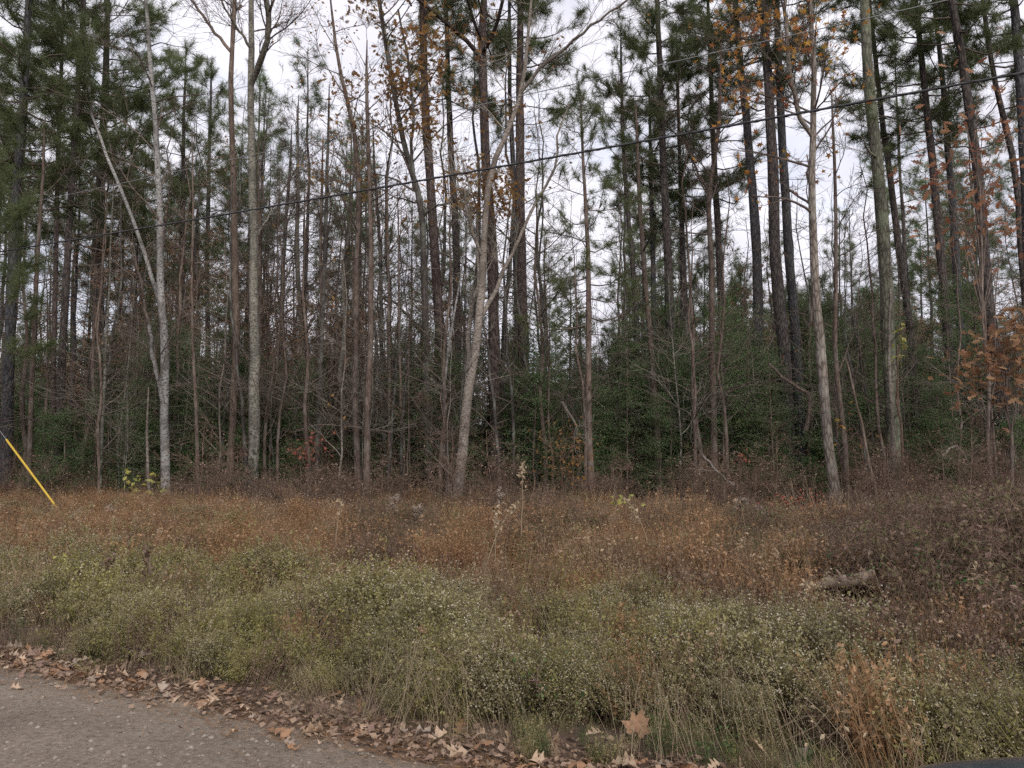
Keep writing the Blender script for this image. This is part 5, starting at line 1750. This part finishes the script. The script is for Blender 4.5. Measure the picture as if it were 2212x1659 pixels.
for lab, px, py, me, size, rot in [
    ('star shaped pale oak leaf propped upright against the weeds', 690, 1525, LSH[('pale tan', 'lobed oak')][0], 0.14, (0.75, 0.1, 0.3)),
    ('bright pale oak leaf alone on the gravel below the upright one', 678, 1592, LSH[('pale tan', 'lobed oak')][1], 0.14, (0.2, 0.2, 2.0)),
    ('small pale curled leaf farthest out on the gravel', 838, 1602, LSH[('pale tan', 'curled oak')][0], 0.09, (0.1, 0.1, 1.2)),
    ('tan leaf lying flat on gravel left of the bright pale one', 590, 1592, LSH[('orange brown', 'lobed oak')][0], 0.11, (0.1, 0.0, 1.0)),
    ('lone tan leaf on the gravel furthest from the drift', 502, 1602, LSH[('pale tan', 'lobed oak')][1], 0.10, (0.0, 0.1, 2.5)),
    ('very broad tan leaf standing in the weeds, largest of all', 1380, 1562, broad, 0.15, (0.95, 0.15, -0.5)),
    ('pale pointed oak leaf hanging at the weeds left of the broad one', 1288, 1592, LSH[('pale tan', 'lobed oak')][0], 0.12, (0.25, 0.2, 1.9)),
    ('orange leaf standing on edge amid the middle drift', 988, 1575, LSH[('orange brown', 'curled oak')][0], 0.13, (1.2, 0.3, 0.6)),
    ('long curled pale leaf lying on the grass near the right drift', 1625, 1615, LSH[('pale tan', 'curled oak')][0], 0.15, (0.4, 0.2, 0.9)),
    ('brown folded leaf wedged upright in the left drift', 590, 1508, LSH[('dull brown', 'lobed oak')][0], 0.13, (0.6, 0.1, 0.1)),
    ('pale leaf at the far left end of the drift', 42, 1440, LSH[('pale tan', 'lobed oak')][1], 0.12, (0.3, 0.2, 1.4)),
    ('orange leaf resting on top of the asters', 240, 0, LSH[('orange brown', 'narrow')][0], 0.0, None),
    ('tan curled leaf resting on top of the middle asters', 911, 1366, LSH[('orange brown', 'curled oak')][0], 0.10, (0.4, 0.3, 0.5)),
    ('flat tan leaf caught high in the asters right of the curled one', 1060, 1330, LSH[('orange brown', 'lobed oak')][0], 0.09, (0.3, 0.1, 1.5)),
    ('square tan leaf hanging low in the right asters', 1742, 1556, LSH[('dull brown', 'lobed oak')][1], 0.13, (1.1, 0.1, 0.2)),
    ('red brown leaf caught in the asters below the pale log', 1580, 1325, LSH[('orange brown', 'lobed oak')][1], 0.12, (0.8, 0.2, 2.2))]:
    if rot is None:
        continue
    hit = flat_hit(px, py)
    if s_of(hit[0], hit[1]) > 0.55:
        D = hit[1] * (0.80 if py < 1400 else 0.95)
        q = P(px, py, D)
        o = put_leaf(me, q[0], q[1], 0, size, rot, lab)
        o.location.z = q[2]
    else:
        put_leaf(me, hit[0], hit[1], 0.01, size, rot, lab)

keys = list(LSH)
MARKS = [(60, 'at the far left end'), (300, 'left of the wedged brown leaf'), (590, 'around the wedged brown leaf'), (690, 'around the upright star leaf'), (850, 'below the small dark clover'), (988, 'around the orange leaf on edge'),
         (1140, 'before the green weeds'), (1290, 'around the pale pointed leaf'), (1400, 'around the broadest leaf'), (1630, 'around the long curled leaf'), (1850, 'toward the car')]
LEAVES = []
count = 0
while count < 272:
    x = r.uniform(-5.2, 1.7)
    wide = 0.12 + 0.06 * (x > -1.2) + 0.05 * (x > 0)
    s = r.normal(0.15, wide) + (r.uniform(0, 0.5) if r.uniform() < 0.22 else 0) + float(front(x)) * r.uniform(0, 1.0)
    y = float(y_at(x, s))
    px = CX + x / y * FPX
    if not (-30 < px < 2050) or y < 3.3:
        continue
    ck, kind = keys[r.choice(len(keys), p=np.array([3, 2, 1, 2.5, 1.5, 1, 2.5, 1.5, 1.2, 1.5, 1, .8]) / sum([3, 2, 1, 2.5, 1.5, 1, 2.5, 1.5, 1.2, 1.5, 1, .8]))]
    me = LSH[(ck, kind)][r.integers(0, len(LSH[(ck, kind)]))]
    fr = s - float(front(x)) * 0.8
    where = 'road' if s < -0.14 else 'bank' if fr < 0.2 else 'weeds'
    tl = 0.12 if where == 'road' else 0.24 if where == 'bank' else 0.5
    put_leaf(me, x, y, r.uniform(0.004, 0.010 if where == 'road' else 0.03), 0.045 + 0.105 * r.uniform(0, 1) ** 1.6, (r.normal(0, tl), r.normal(0, tl), r.uniform(0, 6.283)),
             f'{ck} {kind} leaf {EDGEW[where]} {min(MARKS, key=lambda t: abs(t[0] - px))[1]}', 'fallen leaves along the road edge')
    LEAVES.append((px, COL.objects[-1]))
    count += 1

same = {}
for px, o in sorted(LEAVES, key=lambda t: t[0]):
    same.setdefault(o['label'], []).append(o)
for lab, lst in same.items():
    for k, o in enumerate(lst):
        if len(lst) > 1:
            o['label'] = ['first', 'second', 'third', 'fourth', 'fifth', 'sixth', 'seventh', 'eighth', 'ninth', 'tenth', 'eleventh', 'twelfth'][min(k, 11)] + '-from-left ' + lab.replace('around the ', 'by the ').replace('lobed oak leaf', 'oak leaf').replace('at the foot of the weeds', 'under the weeds').replace('standing ', '').replace('in the drift', 'in drift').replace('long curled', 'curled').replace('left of the wedged', 'before the wedged').replace('before the green weeds', 'before green weeds')

# ------------------------------------------------------------------ the parked car whose bonnet corner shows
M['paint'] = plain_mat('blue_grey_paint', (0.060, 0.085, 0.105), 0.22, 0.35, 0.5, 0.8)
M['glass'] = plain_mat('dark_glass', (0.012, 0.014, 0.016), 0.05, 0.0, 0.8)
M['tyre'] = plain_mat('tyre_rubber', (0.02, 0.02, 0.02), 0.85)
M['alloy'] = plain_mat('alloy', (0.45, 0.45, 0.46), 0.3, 0.9)
M['lamp'] = plain_mat('lamp_lens', (0.55, 0.56, 0.58), 0.08)
M['blackplastic'] = plain_mat('black_plastic', (0.025, 0.025, 0.027), 0.6)
cx0, cy0 = 1.43, 1.80
croot = thing('parked_car', 'blue grey car parked at the road edge, bonnet corner showing', 'car', (cx0, cy0 - 2.2, 0.06))
# stations along the car: (y from nose, half width, bottom, shoulder, top, top half width)
ST = [(0.00, 0.42, 0.42, 0.72, 0.80, 0.34), (0.04, 0.62, 0.32, 0.74, 0.855, 0.54), (0.16, 0.76, 0.24, 0.77, 0.885, 0.66), (0.45, 0.86, 0.22, 0.80, 0.915, 0.76), (1.05, 0.90, 0.22, 0.84, 0.95, 0.78),
      (1.30, 0.90, 0.22, 0.86, 0.99, 0.76), (2.05, 0.90, 0.22, 0.88, 1.40, 0.60), (2.5, 0.90, 0.22, 0.89, 1.46, 0.58), (3.3, 0.90, 0.22, 0.90, 1.42, 0.56), (3.95, 0.88, 0.24, 0.91, 1.06, 0.66),
      (4.25, 0.84, 0.28, 0.90, 1.00, 0.66), (4.40, 0.66, 0.36, 0.82, 0.92, 0.5)]


def car_ring(st):
    y, w, b, sh, tp, tw = st
    half = [(0, b), (w * 0.7, b), (w * 0.97, b + 0.1), (w, (b + sh) / 2), (w * 0.985, sh - 0.04), (w * 0.95, sh), (tw + 0.04, sh + (tp - sh) * 0.62), (tw * 0.93, tp - 0.015 * (tp > 1.1) - 0.012), (tw * 0.55, tp), (0, tp + 0.012)]
    return [(-a, -y, z) for a, z in half[::-1]][:-1] + [(a, -y, z) for a, z in half][:-1]


rings = np.array([car_ring(s_) for s_ in ST])
nr, nk = rings.shape[:2]
rings[..., 1] += 2.2
idx = np.arange(nr * nk).reshape(nr, nk)
Aq, Bq = idx[:-1], idx[1:]
g = Geo()
g.add(rings.reshape(-1, 3), np.stack([Aq, Bq, np.roll(Bq, -1, 1), np.roll(Aq, -1, 1)], -1).reshape(-1, 4), 0, True)
for e, rev in ((0, False), (nr - 1, True)):
    c = rings[e].mean(0)
    V = np.vstack([rings[e], c])
    F = [(i, (i + 1) % nk, nk) if not rev else ((i + 1) % nk, i, nk) for i in range(nk)]
    g.add(V, F, 0, True)
bo = link('body', g.mesh('body', M['paint']), croot)
sb = bo.modifiers.new('round', 'SUBSURF')
sb.levels = sb.render_levels = 2


def panel(name, quad, m, parent):
    q = np.array(quad, float)
    nrm = unit(np.cross(q[1] - q[0], q[3] - q[0]))
    g = Geo()
    V = np.vstack([q + nrm * 0.02, q - nrm * 0.02])
    g.add(V, [(0, 1, 2, 3), (7, 6, 5, 4), (0, 4, 5, 1), (1, 5, 6, 2), (2, 6, 7, 3), (3, 7, 4, 0)])
    o = link(name, g.mesh(name, m), parent)
    bv = o.modifiers.new('soft', 'BEVEL')
    bv.width = 0.012
    bv.segments = 2
    return o


panel('windscreen', [(-0.66, 0.82, 1.02), (0.66, 0.82, 1.02), (0.54, 0.18, 1.40), (-0.54, 0.18, 1.40)], M['glass'], croot)
panel('rear_window', [(0.56, -1.68, 1.08), (-0.56, -1.68, 1.08), (-0.5, -1.15, 1.40), (0.5, -1.15, 1.40)], M['glass'], croot)
for s_ in (-1, 1):
    panel('side_window', [(s_ * 0.80, 0.62, 0.98), (s_ * 0.80, -0.25, 0.99), (s_ * 0.645, -0.25, 1.38), (s_ * 0.655, 0.2, 1.36)], M['glass'], croot)
    panel('side_window', [(s_ * 0.80, -0.32, 0.99), (s_ * 0.80, -1.35, 1.00), (s_ * 0.66, -1.05, 1.35), (s_ * 0.645, -0.32, 1.38)], M['glass'], croot)
    panel('headlight', [(s_ * 0.50, 2.155, 0.66), (s_ * 0.74, 2.03, 0.67), (s_ * 0.73, 2.01, 0.78), (s_ * 0.50, 2.12, 0.77)], M['lamp'], croot)
    panel('door_mirror', [(s_ * 0.92, 0.62, 0.96), (s_ * 1.05, 0.60, 0.97), (s_ * 1.05, 0.60, 1.09), (s_ * 0.92, 0.62, 1.09)], M['paint'], croot)
    for yy in (1.38, -1.3):
        wroot = link('wheel', None, croot, (s_ * 0.80, yy, 0.31))
        ang = np.linspace(0, 2 * math.pi, 29)[:-1]
        prof = [(0.20, -0.09), (0.29, -0.105), (0.315, -0.07), (0.315, 0.07), (0.29, 0.105), (0.20, 0.09)]
        V = np.array([[h_, r_ * math.cos(a_), r_ * math.sin(a_)] for a_ in ang for r_, h_ in prof])
        kk = len(prof)
        F = [(i * kk + j, ((i + 1) % 28) * kk + j, ((i + 1) % 28) * kk + j + 1, i * kk + j + 1) for i in range(28) for j in range(kk - 1)]
        g = Geo()
        g.add(V, F, 0, True)
        link('tyre', g.mesh('tyre', M['tyre']), wroot)
        g = Geo()
        for k in range(5):
            a_ = k * 2 * math.pi / 5
            dv = np.array([0, math.cos(a_), math.sin(a_)])
            g.line([np.array([s_ * 0.085, 0, 0]) + dv * 0.03, np.array([s_ * 0.08, 0, 0]) + dv * 0.2], [0.03, 0.022], 6)
        g.line([(s_ * 0.06, 0, 0), (s_ * 0.10, 0, 0)], [0.06, 0.045], 12)
        for sg in (-0.08, 0.08):
            V = np.array([[sg, rr_ * math.cos(a_), rr_ * math.sin(a_)] for a_ in ang for rr_ in (0.185, 0.205)])
            g.add(V, [(2 * i, 2 * ((i + 1) % 28), 2 * ((i + 1) % 28) + 1, 2 * i + 1) for i in range(28)])
        link('rim', g.mesh('rim', M['alloy']), wroot)
panel('grille', [(-0.42, 2.19, 0.50), (0.42, 2.19, 0.50), (0.40, 2.19, 0.64), (-0.40, 2.19, 0.64)], M['blackplastic'], croot)
